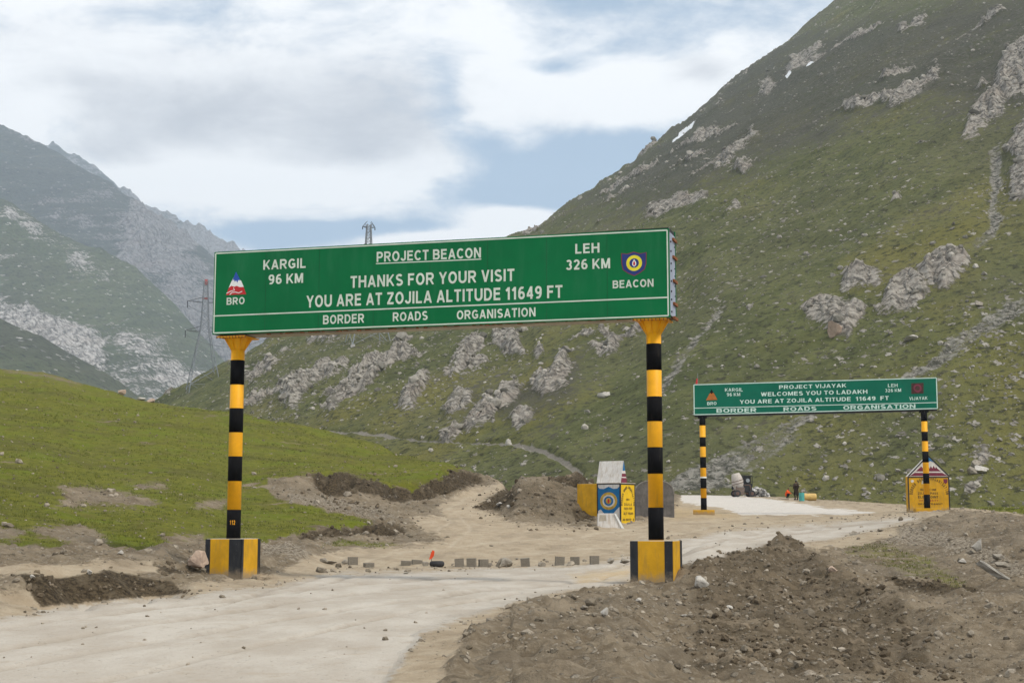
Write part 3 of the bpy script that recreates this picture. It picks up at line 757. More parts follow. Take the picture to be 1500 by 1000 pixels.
def a_main(X, Y, Z, PX, ROW):
    wob = 13 * fbm(X * 0.09, Z * 0.13, 4, 61)
    wob2 = 9 * fbm(X * 0.09 + 40, Z * 0.13, 4, 62)
    px, row = PX + wob, ROW + wob2
    at = {}
    at['rock'] = union(ROCKS, px, row, 10) + 0.10 * (union(ROCKS, px, row, 26) > .35)
    at['rock'] = np.clip(at['rock'] + 0.45 * fbm((X - .5 * Z) * 0.16, (Z + .5 * X) * 0.05, 4, 73, 0.6) * (at['rock'] > 0.02), 0, 1)
    # irregular rock ribs strewn on the slope
    rn = fbm((X + 0.6 * Z) * 0.035, (Z - 0.5 * X) * 0.11, 5, 71, 0.6)
    zone = soft(sd_poly([(380, 480), (700, 470), (900, 470), (870, 560), (780, 640), (640, 650), (470, 620), (390, 600)], PX, ROW), 40)
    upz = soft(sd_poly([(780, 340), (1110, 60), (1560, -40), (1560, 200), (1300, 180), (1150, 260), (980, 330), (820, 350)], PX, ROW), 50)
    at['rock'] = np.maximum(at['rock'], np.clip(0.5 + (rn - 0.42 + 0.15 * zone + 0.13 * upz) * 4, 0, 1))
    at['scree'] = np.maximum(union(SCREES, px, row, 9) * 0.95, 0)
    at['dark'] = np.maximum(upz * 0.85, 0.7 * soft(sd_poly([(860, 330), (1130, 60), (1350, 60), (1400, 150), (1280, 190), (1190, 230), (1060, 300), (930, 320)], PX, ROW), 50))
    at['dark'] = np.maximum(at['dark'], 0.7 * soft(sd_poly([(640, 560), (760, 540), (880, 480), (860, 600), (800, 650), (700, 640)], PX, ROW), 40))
    at['snow'] = union([[(984, 226), (996, 210), (1016, 193), (1020, 196), (1004, 214), (990, 224)], [(1150, 129), (1158, 121), (1160, 124), (1152, 131)],
                        [(1180, 111), (1190, 101), (1194, 102), (1184, 112)]], PX, ROW, 1.5)
    at['track'] = np.clip(1.0 - sd_line(TRACK, PX, ROW + 2 * fbm(X * .1, Y * .1, 2, 2)) / (4.0 + 5 * sstep(PX, 700, 830)), 0, 1)
    at['stony'] = np.clip(0.35 + 0.8 * fbm(X * 0.02, Z * 0.03, 3, 81) + 0.75 * soft(sd_poly([(1320, 560), (1600, 400), (1600, 740), (1200, 740)], PX, ROW), 80), 0, 1)
    return at


def r_main(X, Y, Z, PX, ROW, at):
    near = sstep(Y, 130, 320)
    top = 1.0 - 0.0 * near
    h = 5.0 * near * fbm(X * 0.011, Y * 0.009, 4, 91, 0.5)
    h += 1.8 * (0.3 + 0.7 * near) * fbm((X + 0.5 * Z) * 0.045, (Y - 0.3 * X) * 0.035, 5, 93, 0.55)
    h += 0.35 * fbm(X * 0.4, Y * 0.4, 4, 95, 0.6)
    d1, d2, idv = cells(X * 0.16 + 0.3 * fbm(X * .1, Y * .1, 2, 7), Z * 0.20, 11)
    e1, e2, ide = cells(X * 0.5, Z * 0.6, 12)
    rk = np.clip(at['rock'] * 1.6 - 0.5, 0, 1)
    blocky = 1.6 * idv + 0.9 * ide - 1.3 * np.clip(0.18 - (d2 - d1), 0, 1) * 4 - 0.5 * np.clip(0.15 - (e2 - e1), 0, 1) * 4
    strata = fbm((X - 0.55 * Z) * 0.30, (Z + 0.5 * X) * 0.05, 5, 113, 0.6, ridge=True)
    h += rk * (0.1 + 0.5 * blocky + 2.9 * strata) * (0.45 + 0.55 * near)
    h -= 1.6 * at['scree'] * near
    h += at['scree'] * 0.5 * fbm(X * 0.9, Y * 0.9, 3, 96)
    # long ribs running down the fall line
    al_ = X * .86 + Z * .5; ac_ = -X * .5 + Z * .86
    h += near * (3.0 + 3.5 * sstep(Y, 300, 600)) * fbm(al_ * 0.006, ac_ * 0.028, 5, 97, 0.55, ridge=True)
    h += near * 0.8 * fbm(al_ * 0.05, ac_ * 0.20, 4, 98, 0.6)
    # gully between the lower spur and the main face
    h += near * 1.1 * fbm(X * 0.12, Y * 0.10 + Z * .05, 4, 99, 0.6)
    gl = sd_line([(905, 720), (890, 640), (900, 560), (930, 500), (1000, 420)], PX, ROW)
    h -= 5.0 * near * np.exp(-(gl / 38.0) ** 2)
    tr = at['track']
    h -= tr * 0.8
    return h, h * 0.0


crest_main = [(-100, 690), (120, 655), (250, 592), (333, 542), (360, 528), (410, 495), (500, 452), (640, 402), (775, 341), (830, 303), (900, 256), (945, 220), (1000, 180),
              (1028, 152), (1067, 120), (1117, 77), (1200, 10), (1300, -70), (1500, -190), (1800, -300), (2600, -340)]
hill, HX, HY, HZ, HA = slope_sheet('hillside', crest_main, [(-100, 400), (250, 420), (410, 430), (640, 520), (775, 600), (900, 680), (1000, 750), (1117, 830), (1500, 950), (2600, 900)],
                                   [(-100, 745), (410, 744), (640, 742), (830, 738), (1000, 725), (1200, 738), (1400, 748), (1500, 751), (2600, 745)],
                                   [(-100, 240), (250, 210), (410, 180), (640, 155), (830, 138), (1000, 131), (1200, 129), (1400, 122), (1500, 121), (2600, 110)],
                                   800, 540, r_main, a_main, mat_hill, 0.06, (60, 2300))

mat_far = hill_material('far_slope', 5.0, [(0.085, 0.105, 0.062), (0.135, 0.158, 0.095), (0.15, 0.158, 0.095), (0.10, 0.10, 0.08)],
                        [(0.20, 0.19, 0.185), (0.66, 0.63, 0.60), (0.46, 0.41, 0.38)], 1.0, 0.4, 0.5)
mat_crag = hill_material('crag_slope', 7.0, [(0.060, 0.070, 0.060), (0.090, 0.100, 0.085), (0.10, 0.10, 0.08), (0.07, 0.072, 0.066)],
                         [(0.10, 0.098, 0.105), (0.34, 0.325, 0.33), (0.24, 0.205, 0.20)], 1.0, 0.3, 0.25)


def r_far(amp, wl, seed, jag=0.0):
    def fn(X, Y, Z, PX, ROW, at):
        h = amp * fbm((X + 0.4 * Z) / wl, (Y * 0.7 - 0.4 * X) / wl, 6, seed, 0.55)
        h += amp * 0.7 * fbm((X + 0.8 * Z) / (wl * 0.8), (Z - 0.6 * X) / (wl * 2.6), 4, seed + 3, 0.55, ridge=True)
        rk = np.clip(at['rock'] * 1.5 - 0.4, 0, 1)
        h += rk * amp * 0.9 * fbm(X / (wl * .22), Z / (wl * .3), 5, seed + 9, 0.65, ridge=True)
        if jag:
            d1, d2, idv = cells(X / jag, Y / (jag * 4), seed + 4)
            f1, f2, idf = cells(X / (jag * 0.35), Y / (jag * 4), seed + 5)
            h += jag * (0.55 * idv + 0.35 * idf) * np.clip(1.4 - d1 * 1.6, 0, 1)
        return h, h * 0
    return fn


def a_far(polys, rk0, seed, wl):
    def fn(X, Y, Z, PX, ROW):
        w1 = 16 * fbm(X / wl, Z / wl, 4, seed)
        at = {k: np.zeros(X.shape) for k in ('scree', 'dark', 'snow', 'track', 'stony')}
        at['rock'] = np.clip(np.maximum(union(polys, PX + w1, ROW - w1, 22) * 0.72 if polys else 0, rk0) + 0.8 * fbm((X + .7 * Z) / (wl * .5), (Z - .6 * X) / (wl * 1.2), 5, seed + 2, .6), 0, 1)
        at['stony'] += 0.3
        return at
    return fn


slope_sheet('mountain', [(-500, 20), (-200, 120), (0, 226), (50, 224), (75, 216), (110, 232), (140, 253), (165, 270), (190, 287), (222, 309), (240, 312), (262, 324), (300, 343), (350, 369), (420, 392), (520, 425), (700, 500), (950, 560)],
            [(-500, 4200), (950, 4200)], [(-500, 640), (950, 680)], [(-500, 3200), (950, 3200)], 420, 110, r_far(26, 380, 201, 22.0), a_far([], 0.55, 211, 300), mat_crag, 0.05, (-120, 940))
slope_sheet('mountain', [(-500, -60), (-200, 90), (0, 168), (60, 203), (130, 254), (200, 302), (250, 343), (300, 378), (345, 412), (420, 470), (520, 530), (700, 600)],
            [(-500, 3000), (700, 3000)], [(-500, 650), (700, 670)], [(-500, 1900), (700, 1900)], 420, 260, r_far(34, 330, 301),
            a_far([[(190, 270), (260, 330), (350, 420), (430, 500), (320, 610), (240, 520), (150, 440), (110, 380), (180, 370)]], 0.36, 311, 240), mat_crag, 0.05, (-230, 690))
slope_sheet('mountain', [(-500, 120), (-200, 215), (0, 298), (60, 330), (130, 371), (200, 404), (240, 442), (300, 505), (340, 552), (400, 600), (500, 650)],
            [(-500, 1900), (500, 1900)], [(-500, 690), (500, 700)], [(-500, 1200), (500, 1200)], 420, 240, r_far(20, 210, 401),
            a_far([[(-200, 440), (0, 440), (80, 468), (170, 478), (230, 500), (330, 560), (300, 640), (100, 620), (0, 520), (-200, 480)], [(0, 300), (60, 332), (130, 372), (160, 420), (120, 410), (60, 360), (0, 330)]], 0.20, 411, 170), mat_far, 0.05, (-230, 480))
slope_sheet('hillside', [(-500, 300), (-200, 395), (0, 466), (60, 491), (120, 531), (170, 561), (200, 581), (260, 612), (400, 668)],
            [(-500, 1050), (400, 1050)], [(-500, 720), (400, 725)], [(-500, 640), (400, 640)], 260, 120, r_far(5.0, 120, 501), a_far([], 0.05, 511, 60), mat_far, 0.05, (-230, 390))

# ------------------------------------------------------------------ strewn stones
def ico_variants(n, sub, seed):
    rng = np.random.default_rng(seed)
    out = []
    for k in range(n):
        bm = bmesh.new()
        bmesh.ops.create_icosphere(bm, subdivisions=sub, radius=1.0)
        v = np.array([q.co[:] for q in bm.verts]); f = np.array([[q.index for q in p.verts] for p in bm.faces])
        bm.free()
        v = v * rng.uniform(0.72, 1.2, (len(v), 1)) * np.array([1.0, rng.uniform(.6, .95), rng.uniform(.45, .8)])
        # a few planar cuts make it a broken stone
        for _ in range(5):
            d = rng.normal(size=3); d /= np.linalg.norm(d)
            c = rng.uniform(.45, .75)
            e = np.maximum(v @ d - c, 0)
            v = v - e[:, None] * d
        out.append((v, f))
    return out


def rot_mats(rng, n, tilt=0.4):
    a = rng.uniform(0, 6.283, n); b = rng.normal(0, tilt, n); c = rng.normal(0, tilt, n)
    ca, sa, cb, sb, cc, sc = np.cos(a), np.sin(a), np.cos(b), np.sin(b), np.cos(c), np.sin(c)
    Rz = np.zeros((n, 3, 3)); Rz[:, 0, 0] = ca; Rz[:, 0, 1] = -sa; Rz[:, 1, 0] = sa; Rz[:, 1, 1] = ca; Rz[:, 2, 2] = 1
    Rx = np.zeros((n, 3, 3)); Rx[:, 0, 0] = 1; Rx[:, 1, 1] = cb; Rx[:, 1, 2] = -sb; Rx[:, 2, 1] = sb; Rx[:, 2, 2] = cb
    Ry = np.zeros((n, 3, 3)); Ry[:, 1, 1] = 1; Ry[:, 0, 0] = cc; Ry[:, 0, 2] = sc; Ry[:, 2, 0] = -sc; Ry[:, 2, 2] = cc
    return Rz @ Rx @ Ry


def stone_material(name, c0, c1, scale):
    m, t = new_mat(name)
    oc = t.node('ShaderNodeTexCoord').outputs['Object']
    n = t.noise(oc, scale, 5, 0.65)
    tone = t.attr('tone')
    c = t.mix(tone, c0, c1)
    c = t.mix(t.ss(n, 0.4, 0.7, 0, 0.55), c, (c0[0] * 0.6, c0[1] * 0.6, c0[2] * 0.6))
    finish(t, c, 0.9, n, 0.5, 0.4 / scale, 0.2)
    return m


def strew(name, pts, size, mat, label, cat, variants, seed, sink=0.25, flat=1.0):
    rng = np.random.default_rng(seed)
    n = len(pts)
    co, tri, tone = [], [], []
    off = 0
    which = rng.integers(0, len(variants), n)
    R = rot_mats(rng, n)
    tn = rng.uniform(0, 1, n)
    for k, (v, f) in enumerate(variants):
        idx = np.nonzero(which == k)[0]
        if not len(idx): continue
        s = size[idx]
        p = np.einsum('nij,vj->nvi', R[idx], v) * s[:, None, None]
        p[:, :, 2] *= flat
        p = p + pts[idx][:, None, :]
        p[:, :, 2] += (s * (0.5 - sink) * 0.6)[:, None]
        co.append(p.reshape(-1, 3))
        ff = f[None] + (np.arange(len(idx)) * len(v))[:, None, None] + off
        tri.append(ff.reshape(-1, 3)); off += len(idx) * len(v)
        tone.append(np.repeat(tn[idx], len(v)))
    o = tri_mesh(name, np.concatenate(co), np.concatenate(tri), {'tone': np.concatenate(tone)}, mat)
    o['kind'] = 'stuff'; o['label'] = label; o['category'] = cat
    return o


rng = np.random.default_rng(7)
ICO1 = ico_variants(8, 1, 3)
ICO0 = ico_variants(8, 1, 5)
mat_stone = stone_material('strewn_stone', (0.12, 0.098, 0.068), (0.36, 0.315, 0.25), 6.0)
mat_hstone = stone_material('slope_stone', (0.15, 0.14, 0.115), (0.42, 0.39, 0.34), 1.2)


def pick_ground(n, weight, ylo, yhi, xl=0.45):
    y = np.exp(rng.uniform(np.log(ylo), np.log(yhi), n * 6))
    x = rng.uniform(-xl, xl, n * 6) * np.maximum(y, 12)
    z = base_h(x, y)
    m = masks_at(x, y, z)
    w = weight(m, x, y)
    keep = rng.uniform(0, 1, len(w)) < w
    x, y, z = x[keep][:n], y[keep][:n], z[keep][:n]
    m = {k: v[keep][:n] for k, v in m.items()}
    return np.stack([x, y, z + relief(x, y, m)], -1)


def w_soil(m, x, y):
    w = 1.0 * (1 - m['flat']) * (1 - m['road']) * (1 - 0.97 * m['grass']) * (0.35 + 0.65 * sstep(fbm(x * .5, y * .5, 3, 88), -.3, .3))
    return np.clip(w + 0.9 * m['scree'] + 0.012 * (m['flat'] > .5) + 0.35 * ((m['road'] > .02) & (m['road'] < .6)), 0, 1) * (1 - m['pale'])


p = pick_ground(9000, w_soil, 14, 95)
strew('gravel', p, np.clip(np.exp(rng.normal(-3.95, 0.65, len(p))), 0.010, 0.13) * (0.6 + p[:, 1] / 45), mat_stone, 'loose pale gravel strewn over the bare earth beside the road', 'gravel', ICO1, 1)
p = pick_ground(1500, lambda m, x, y: m['grass'] * 0.9, 34, 120)
strew('gravel', p, np.clip(np.exp(rng.normal(-3.3, 0.45, len(p))), 0.015, 0.14) * (0.5 + p[:, 1] / 90), mat_stone, 'small pale stones scattered over the green turf slope', 'stones', ICO1, 2, 0.3)


mat_clod = stone_material('earth_clod', (0.060, 0.045, 0.028), (0.20, 0.158, 0.108), 8.0)
p = pick_ground(5200, lambda m, x, y: np.clip(m['dark'] * 1.7, 0, 1) * (1 - m['road']), 16, 90)
strew('clods', p, np.clip(np.exp(rng.normal(-3.45, 0.6, len(p))), 0.012, 0.14) * (0.55 + p[:, 1] / 60), mat_clod, 'dark clods of earth lying on the spoil heaps and cut banks', 'clods', ICO1, 12)


def pick_hill(n, weight):
    w = weight.ravel().astype(float); w = w / w.sum()
    idx = rng.choice(len(w), n, p=w)
    return np.stack([HX.ravel()[idx], HY.ravel()[idx], HZ.ravel()[idx]], -1), idx


PXh, ROWh = project(HX, HY, HZ)
vis = (PXh > 330) & (PXh < 1560) & (ROWh > -30) & (HY < 980)
vis[-14:] = False
area = (HY / 300.0) ** 1.2
p, idx = pick_hill(16000, vis * area * (0.15 + HA['stony'] + 1.4 * HA['scree']) * (1 - HA['track']))
strew('scree', p, np.clip(np.exp(rng.normal(-1.85, 0.6, len(p))), 0.08, 1.6) * (0.35 + p[:, 1] / 480), mat_hstone, 'grey stones strewn over the green mountainside', 'stones', ICO0, 3, 0.35)
p, idx = pick_hill(900, vis * area * (HA['rock'] > .6))
strew('scree', p, np.clip(np.exp(rng.normal(-0.6, 0.45, len(p))), 0.3, 1.6) * (0.35 + p[:, 1] / 450), mat_hstone, 'broken blocks among the rock outcrops of the mountainside', 'rocks', ICO0, 4, 0.4)

# ------------------------------------------------------------------ object helpers
def paint(name, c, rough=0.55, var=0.12, scale=3.0, spec=0.3, dirt=0.0, dirtc=(0.25, 0.20, 0.14), bump=0.15, chips=0.0, chipc=(0.3, 0.28, 0.25), metal=0.0, mud_shade=0.0):
    m, t = new_mat(name)
    oc = t.node('ShaderNodeTexCoord').outputs['Object']
    n1 = t.noise(oc, scale, 5, 0.6)
    n2 = t.noise(t.mapping(oc, (3.0, 3.0, 0.5)), scale * 1.5, 5, 0.65)
    lo = tuple(v * (1 - var) for v in c); hi = tuple(min(1, v * (1 + var)) for v in c)
    col_ = t.mix(t.ss(n1, 0.3, 0.7), lo, hi)
    if dirt > 0:
        col_ = t.mix(t.ss(n2, 0.62 - 0.28 * dirt, 0.9 - 0.2 * dirt, 0, 0.75), col_, dirtc)
    if chips > 0:
        n3 = t.noise(oc, scale * 7, 4, 0.7)
        col_ = t.mix(t.ss(n3, 0.78 - 0.2 * chips, 0.80 - 0.2 * chips), col_, chipc)
    if mud_shade > 0:  # mud splash near the foot, doubling as contact shading painted into the colour
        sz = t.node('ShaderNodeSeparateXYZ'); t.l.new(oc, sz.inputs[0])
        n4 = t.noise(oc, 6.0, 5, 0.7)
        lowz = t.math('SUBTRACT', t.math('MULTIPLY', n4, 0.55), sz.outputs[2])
        col_ = t.mix(t.ss(lowz, -0.02, 0.26, 0, mud_shade), col_, (0.27, 0.215, 0.145))
    finish(t, col_, rough, n1, bump, 0.02, spec, metal)
    return m


def brushed(name, bands, scale=6.0):
    return paint(name, bands, scale=scale)


def new_obj(name, me, parent=None, mat=None):
    if mat is not None:
        me.materials.append(mat)
    o = bpy.data.objects.new(name, me)
    COL.objects.link(o)
    if parent is not None:
        o.parent = parent
    return o


def bm_obj(name, bm, mat, parent=None, smooth=False):
    bmesh.ops.recalc_face_normals(bm, faces=bm.faces)
    me = bpy.data.meshes.new(name)
    bm.to_mesh(me); bm.free()
    if smooth:
        me.polygons.foreach_set('use_smooth', [True] * len(me.polygons))
    return new_obj(name, me, parent, mat)


def thing(name, label, cat, loc=(0, 0, 0), rz=0.0, group=None):
    o = bpy.data.objects.new(name, None)
    o.empty_display_size = 0.3
    COL.objects.link(o)
    o.location = loc; o.rotation_euler = (0, 0, rz)
    o['label'] = label; o['category'] = cat
    if group: o['group'] = group
    return o


def tag(o, label, cat, group=None):
    o['label'] = label; o['category'] = cat
    if group: o['group'] = group
    return o


def add_box(bm, x0, x1, y0, y1, z0, z1, bevel=0.0):
    r = bmesh.ops.create_cube(bm, size=1.0)
    vs = r['verts']
    for v in vs:
        v.co = Vector((x0 if v.co.x < 0 else x1, y0 if v.co.y < 0 else y1, z0 if v.co.z < 0 else z1))
    if bevel > 0:
        es = list({e for v in vs for e in v.link_edges})
        bmesh.ops.bevel(bm, geom=es, offset=bevel, segments=2, affect='EDGES', profile=0.7)
    return bm


def box(x0, x1, y0, y1, z0, z1, bevel=0.0):
    return add_box(bmesh.new(), x0, x1, y0, y1, z0, z1, bevel)


def add_cyl(bm, p, q, r0, r1=None, seg=20, caps=True):
    p = Vector(p); q = Vector(q)
    r1 = r0 if r1 is None else r1
    d = q - p
    rot = d.to_track_quat('Z', 'Y').to_matrix().to_4x4()
    M = Matrix.Translation((p + q) / 2) @ rot
    bmesh.ops.create_cone(bm, cap_ends=caps, segments=seg, radius1=r0, radius2=r1, depth=d.length, matrix=M)
    return bm


def add_lathe(bm, prof, seg=24, M=None):
    """profile [(r,z)]"""
    rings = []
    for r, z in prof:
        ring = []
        for k in range(seg):
            a = 2 * math.pi * k / seg
            v = Vector((r * math.cos(a), r * math.sin(a), z))
            ring.append(bm.verts.new(M @ v if M is not None else v))
        rings.append(ring)
    for a, b in zip(rings, rings[1:]):
        for k in range(seg):
            bm.faces.new((a[k], a[(k + 1) % seg], b[(k + 1) % seg], b[k]))
    bm.faces.new(rings[0][::-1]); bm.faces.new(rings[-1])
    return bm


def add_bar(bm, p, q, w, h=None):
    p = Vector(p); q = Vector(q); h = h or w
    d = q - p
    M = Matrix.Translation((p + q) / 2) @ d.to_track_quat('Z', 'Y').to_matrix().to_4x4() @ Matrix.Diagonal((w, h, d.length, 1))
    bmesh.ops.create_cube(bm, size=1.0, matrix=M)
    return bm


def add_prism(bm, pts, y0, y1):
    """polygon in the x,z plane pushed from y0 to y1"""
    a = [bm.verts.new((x, y0, z)) for x, z in pts]
    b = [bm.verts.new((x, y1, z)) for x, z in pts]
    bm.faces.new(a); bm.faces.new(b[::-1])
    n = len(pts)
    for i in range(n):
        bm.faces.new((a[i], b[i], b[(i + 1) % n], a[(i + 1) % n]))
    return bm


def prism(pts, y0, y1):
    return add_prism(bmesh.new(), pts, y0, y1)


# stroke letters in a plain grotesque shape: centre lines of strokes, cap height 1
_t = 0.175
_a, _b = _t / 2, 1 - _t / 2


def _arc(cx, cy, rx, ry, a0, a1, n=12):
    return [(cx + rx * math.cos(math.radians(a0 + (a1 - a0) * k / n)), cy + ry * math.sin(math.radians(a0 + (a1 - a0) * k / n))) for k in range(n + 1)]


def _bowl(x0, x1, y0, y1):
    r = (y1 - y0) / 2
    return [(x0, y1), (x1 - r, y1)] + _arc(x1 - r, (y0 + y1) / 2, r, r, 90, -90, 10)[1:] + [(x0, y0)]


def _glyph_table():
    a, b = _a, _b
    G = {}
    G['A'] = (.76, [[(.075, -.02), (.38, 1.0)], [(.685, -.02), (.38, 1.0)], [(.20, .29), (.56, .29)]])
    G['B'] = (.72, [[(a, 0), (a, 1)], _bowl(a, .60, .53, b), _bowl(a, .635, a, .53)])
    G['C'] = (.74, [_arc(.40, .5, .31, .41, 42, 318, 22)])
    G['D'] = (.74, [[(a, 0), (a, 1)], [(a, b), (.33, b)] + _arc(.33, .5, .32, b - .5, 90, -90, 14)[1:] + [(a, a)]])
    G['E'] = (.64, [[(a, 0), (a, 1)], [(a, b), (.61, b)], [(a, .53), (.57, .53)], [(a, a), (.62, a)]])
    G['F'] = (.60, [[(a, 0), (a, 1)], [(a, b), (.58, b)], [(a, .51), (.52, .51)]])
    G['G'] = (.78, [_arc(.40, .5, .31, .41, 42, 300, 20) + [(.66, .20), (.66, .45)], [(.40, .45), (.74, .45)]])
    G['H'] = (.74, [[(a, 0), (a, 1)], [(.65, 0), (.65, 1)], [(a, .53), (.65, .53)]])
    G['I'] = (.18, [[(a, 0), (a, 1)]])
    G['J'] = (.56, [[(.47, 1), (.47, .30)] + _arc(.27, .29, .20, .20, 0, -180, 10)[1:]])
    G['K'] = (.72, [[(a, 0), (a, 1)], [(.13, .34), (.64, 1.02)], [(.28, .56), (.66, -.02)]])
    G['L'] = (.60, [[(a, 0), (a, 1)], [(a, a), (.58, a)]])
    G['M'] = (.86, [[(a, 0), (a, 1)], [(.775, 0), (.775, 1)], [(.13, 1.02), (.43, .06)], [(.73, 1.02), (.43, .06)]])
    G['N'] = (.74, [[(a, 0), (a, 1)], [(.65, 0), (.65, 1)], [(.11, 1.0), (.63, 0.0)]])
    G['O'] = (.80, [_arc(.40, .5, .31, .41, 0, 360, 28)])
    G['P'] = (.68, [[(a, 0), (a, 1)], _bowl(a, .60, .44, b)])
    G['R'] = (.74, [[(a, 0), (a, 1)], _bowl(a, .63, .47, b), [(.38, .46), (.66, -.02)]])
    G['S'] = (.68, [_arc(.34, .715, .235, .195, 30, 250, 14) + _arc(.34, .285, .25, .195, 80, -150, 14)])
    G['T'] = (.64, [[(.32, 0), (.32, 1)], [(.0, b), (.64, b)]])
    G['U'] = (.74, [[(a, 1), (a, .36)] + _arc(.37, .37, .2825, .28, 180, 360, 14)[1:] + [(.6525, 1)]])
    G['V'] = (.70, [[(.07, 1.02), (.35, .03)], [(.63, 1.02), (.35, .03)]])
    G['W'] = (.98, [[(.07, 1.02), (.28, .03)], [(.49, .98), (.28, .03)], [(.49, .98), (.70, .03)], [(.91, 1.02), (.70, .03)]])
    G['Y'] = (.70, [[(.35, 0), (.35, .46)], [(.06, 1.02), (.35, .44)], [(.64, 1.02), (.35, .44)]])
    G['Z'] = (.66, [[(.02, b), (.62, b)], [(.02, a), (.64, a)], [(.58, .92), (.08, .08)]])
    G['0'] = (.62, [_arc(.31, .5, .22, .41, 0, 360, 24)])
    G['1'] = (.42, [[(.28, 0), (.28, 1)], [(.04, .70), (.26, .93)]])
    G['2'] = (.62, [_arc(.30, .68, .21, .235, 165, -30, 14) + [(.12, .10)], [(.04, a), (.58, a)]])
    G['3'] = (.62, [_arc(.30, .715, .19, .20, 150, -80, 14), _arc(.30, .295, .215, .215, 80, -160, 14)])
    G['4'] = (.62, [[(.44, 0), (.44, 1)], [(.42, .95), (.08, .32)], [(.02, .28), (.60, .28)]])
    G['5'] = (.62, [[(.12, b), (.54, b)], [(.14, .92), (.11, .50)], _arc(.30, .32, .22, .235, 125, -160, 16)])
    G['6'] = (.62, [_arc(.31, .32, .215, .235, 0, 360, 20), _arc(.36, .52, .265, .40, 62, 190, 12)])
    G['9'] = (.62, [_arc(.31, .68, .215, .235, 0, 360, 20), _arc(.26, .48, .265, .40, 242, 370, 12)])
    G['-'] = (.40, [[(.05, .42), (.35, .42)]])
    return G


GLY = _glyph_table()
CAP = 1.0


def glyphs(s, bold=0.0, spacing=1.0, extrude=0.0):
    """mesh of a line of letters: x along the line, y up, z = running number of the stroke"""
    co, fa = [], []
    x = 0.0
    wt_ = _t / 2 + max(bold - .012, 0) * 0.9
    for ch in s:
        if ch == ' ':
            x += .34; continue
        w, strokes = GLY[ch]
        for k, st in enumerate(strokes):
            closed = len(st) > 3 and abs(st[0][0] - st[-1][0]) < 1e-6 and abs(st[0][1] - st[-1][1]) < 1e-6
            pts = [Vector(p) for p in st]
            n = len(pts)
            off = len(co)
            for i, p in enumerate(pts):
                if closed:
                    d0 = (p - pts[i - 1 if i else n - 2]).normalized(); d1 = (pts[i + 1 if i < n - 1 else 1] - p).normalized()
                else:
                    d0 = (p - pts[max(i - 1, 0)]); d1 = (pts[min(i + 1, n - 1)] - p)
                    d0 = (d0 if i else d1).normalized(); d1 = (d1 if i < n - 1 else d0).normalized()
                n0 = Vector((-d0.y, d0.x)); n1 = Vector((-d1.y, d1.x))
                m_ = (n0 + n1).normalized()
                m_ = m_ / max(.5, m_.dot(n0))
                for sg in (1, -1):
                    q = p + m_ * wt_ * sg
                    co.append((x + q.x, min(1.0, max(0.0, q.y)), float(k)))
            for i in range(n - 1):
                fa.append((off + 2 * i + 1, off + 2 * i + 3, off + 2 * i + 2, off + 2 * i))
        x += w + .155 * spacing
    me = bpy.data.meshes.new('lettering')
    me.from_pydata(co, [], fa)
    return me


class Panel:
    """a flat face standing in the place; text and emblems are laid on it.
    local x runs along the face, z up, the face looks to -y"""
    def __init__(self, root, y):
        self.root = root
        self.y = y
        self.M = Matrix.Translation(root.location) @ Matrix.Rotation(root.rotation_euler.z, 4, 'Z')
        self.inv = self.M.inverted()
        self.p0 = self.M @ Vector((0, y, 0))
        self.n = (self.M.to_3x3() @ Vector((0, -1, 0)))

    def at(self, px, row):
        v = self.inv @ hit_plane(px, row, self.p0, self.n)
        return v.x, v.z

    def text(self, s, xl, yl, xr, yr, cap, mat, parent, bold=0.018, lift=0.004, spacing=1.0):
        ax, azz = self.at(xl, yl); bx, bz = self.at(xr, yr)
        cz = self.at(xl, yl - cap)[1]
        return self.text_local(s, ax, azz, bx, bz, cz - azz, mat, parent, bold, lift, spacing)

    def text_local(self, s, ax, az_, bx, bz, h, mat, parent, bold=0.018, lift=0.004, spacing=1.0):
        me = glyphs(s, bold, spacing)
        xs = [v.co.x for v in me.vertices]
        x0, x1 = min(xs), max(xs)
        for v in me.vertices:
            u = (v.co.x - x0) / (x1 - x0)
            v.co = Vector((ax + (bx - ax) * u, self.y - lift - .0005 * v.co.z, az_ + (bz - az_) * u + v.co.y / CAP * h))
        return new_obj('lettering', me, parent, mat)

    def poly(self, name, pts, mat, parent, lift=0.004, local=False):
        q = pts if local else [self.at(*p) for p in pts]
        return bm_obj(name, prism(q, self.y - lift, self.y - max(lift - 0.003, 0.0005)), mat, parent)

    def strip(self, name, pts, w, mat, parent, lift=0.004, local=False):
        q = [Vector(p) if local else Vector(self.at(*p)) for p in pts]
        bm = bmesh.new()
        L, R = [], []
        for i, p in enumerate(q):
            d = (q[min(i + 1, len(q) - 1)] - q[max(i - 1, 0)]).normalized()
            n = Vector((-d.y, d.x)) * w / 2
            L.append(p + n); R.append(p - n)
        for i in range(len(q) - 1):
            add_prism(bm, [L[i], L[i + 1], R[i + 1], R[i]], self.y - lift, self.y - lift + 0.003)
        return bm_obj(name, bm, mat, parent)

    def disc(self, name, cx, cz, rx, rz, mat, parent, lift, seg=28, rin=0.0):
        bm = bmesh.new()
        out = [(cx + rx * math.cos(a), cz + rz * math.sin(a)) for a in [2 * math.pi * k / seg for k in range(seg)]]
        add_prism(bm, out, self.y - lift, self.y - lift + 0.003)
        return bm_obj(name, bm, mat, parent)


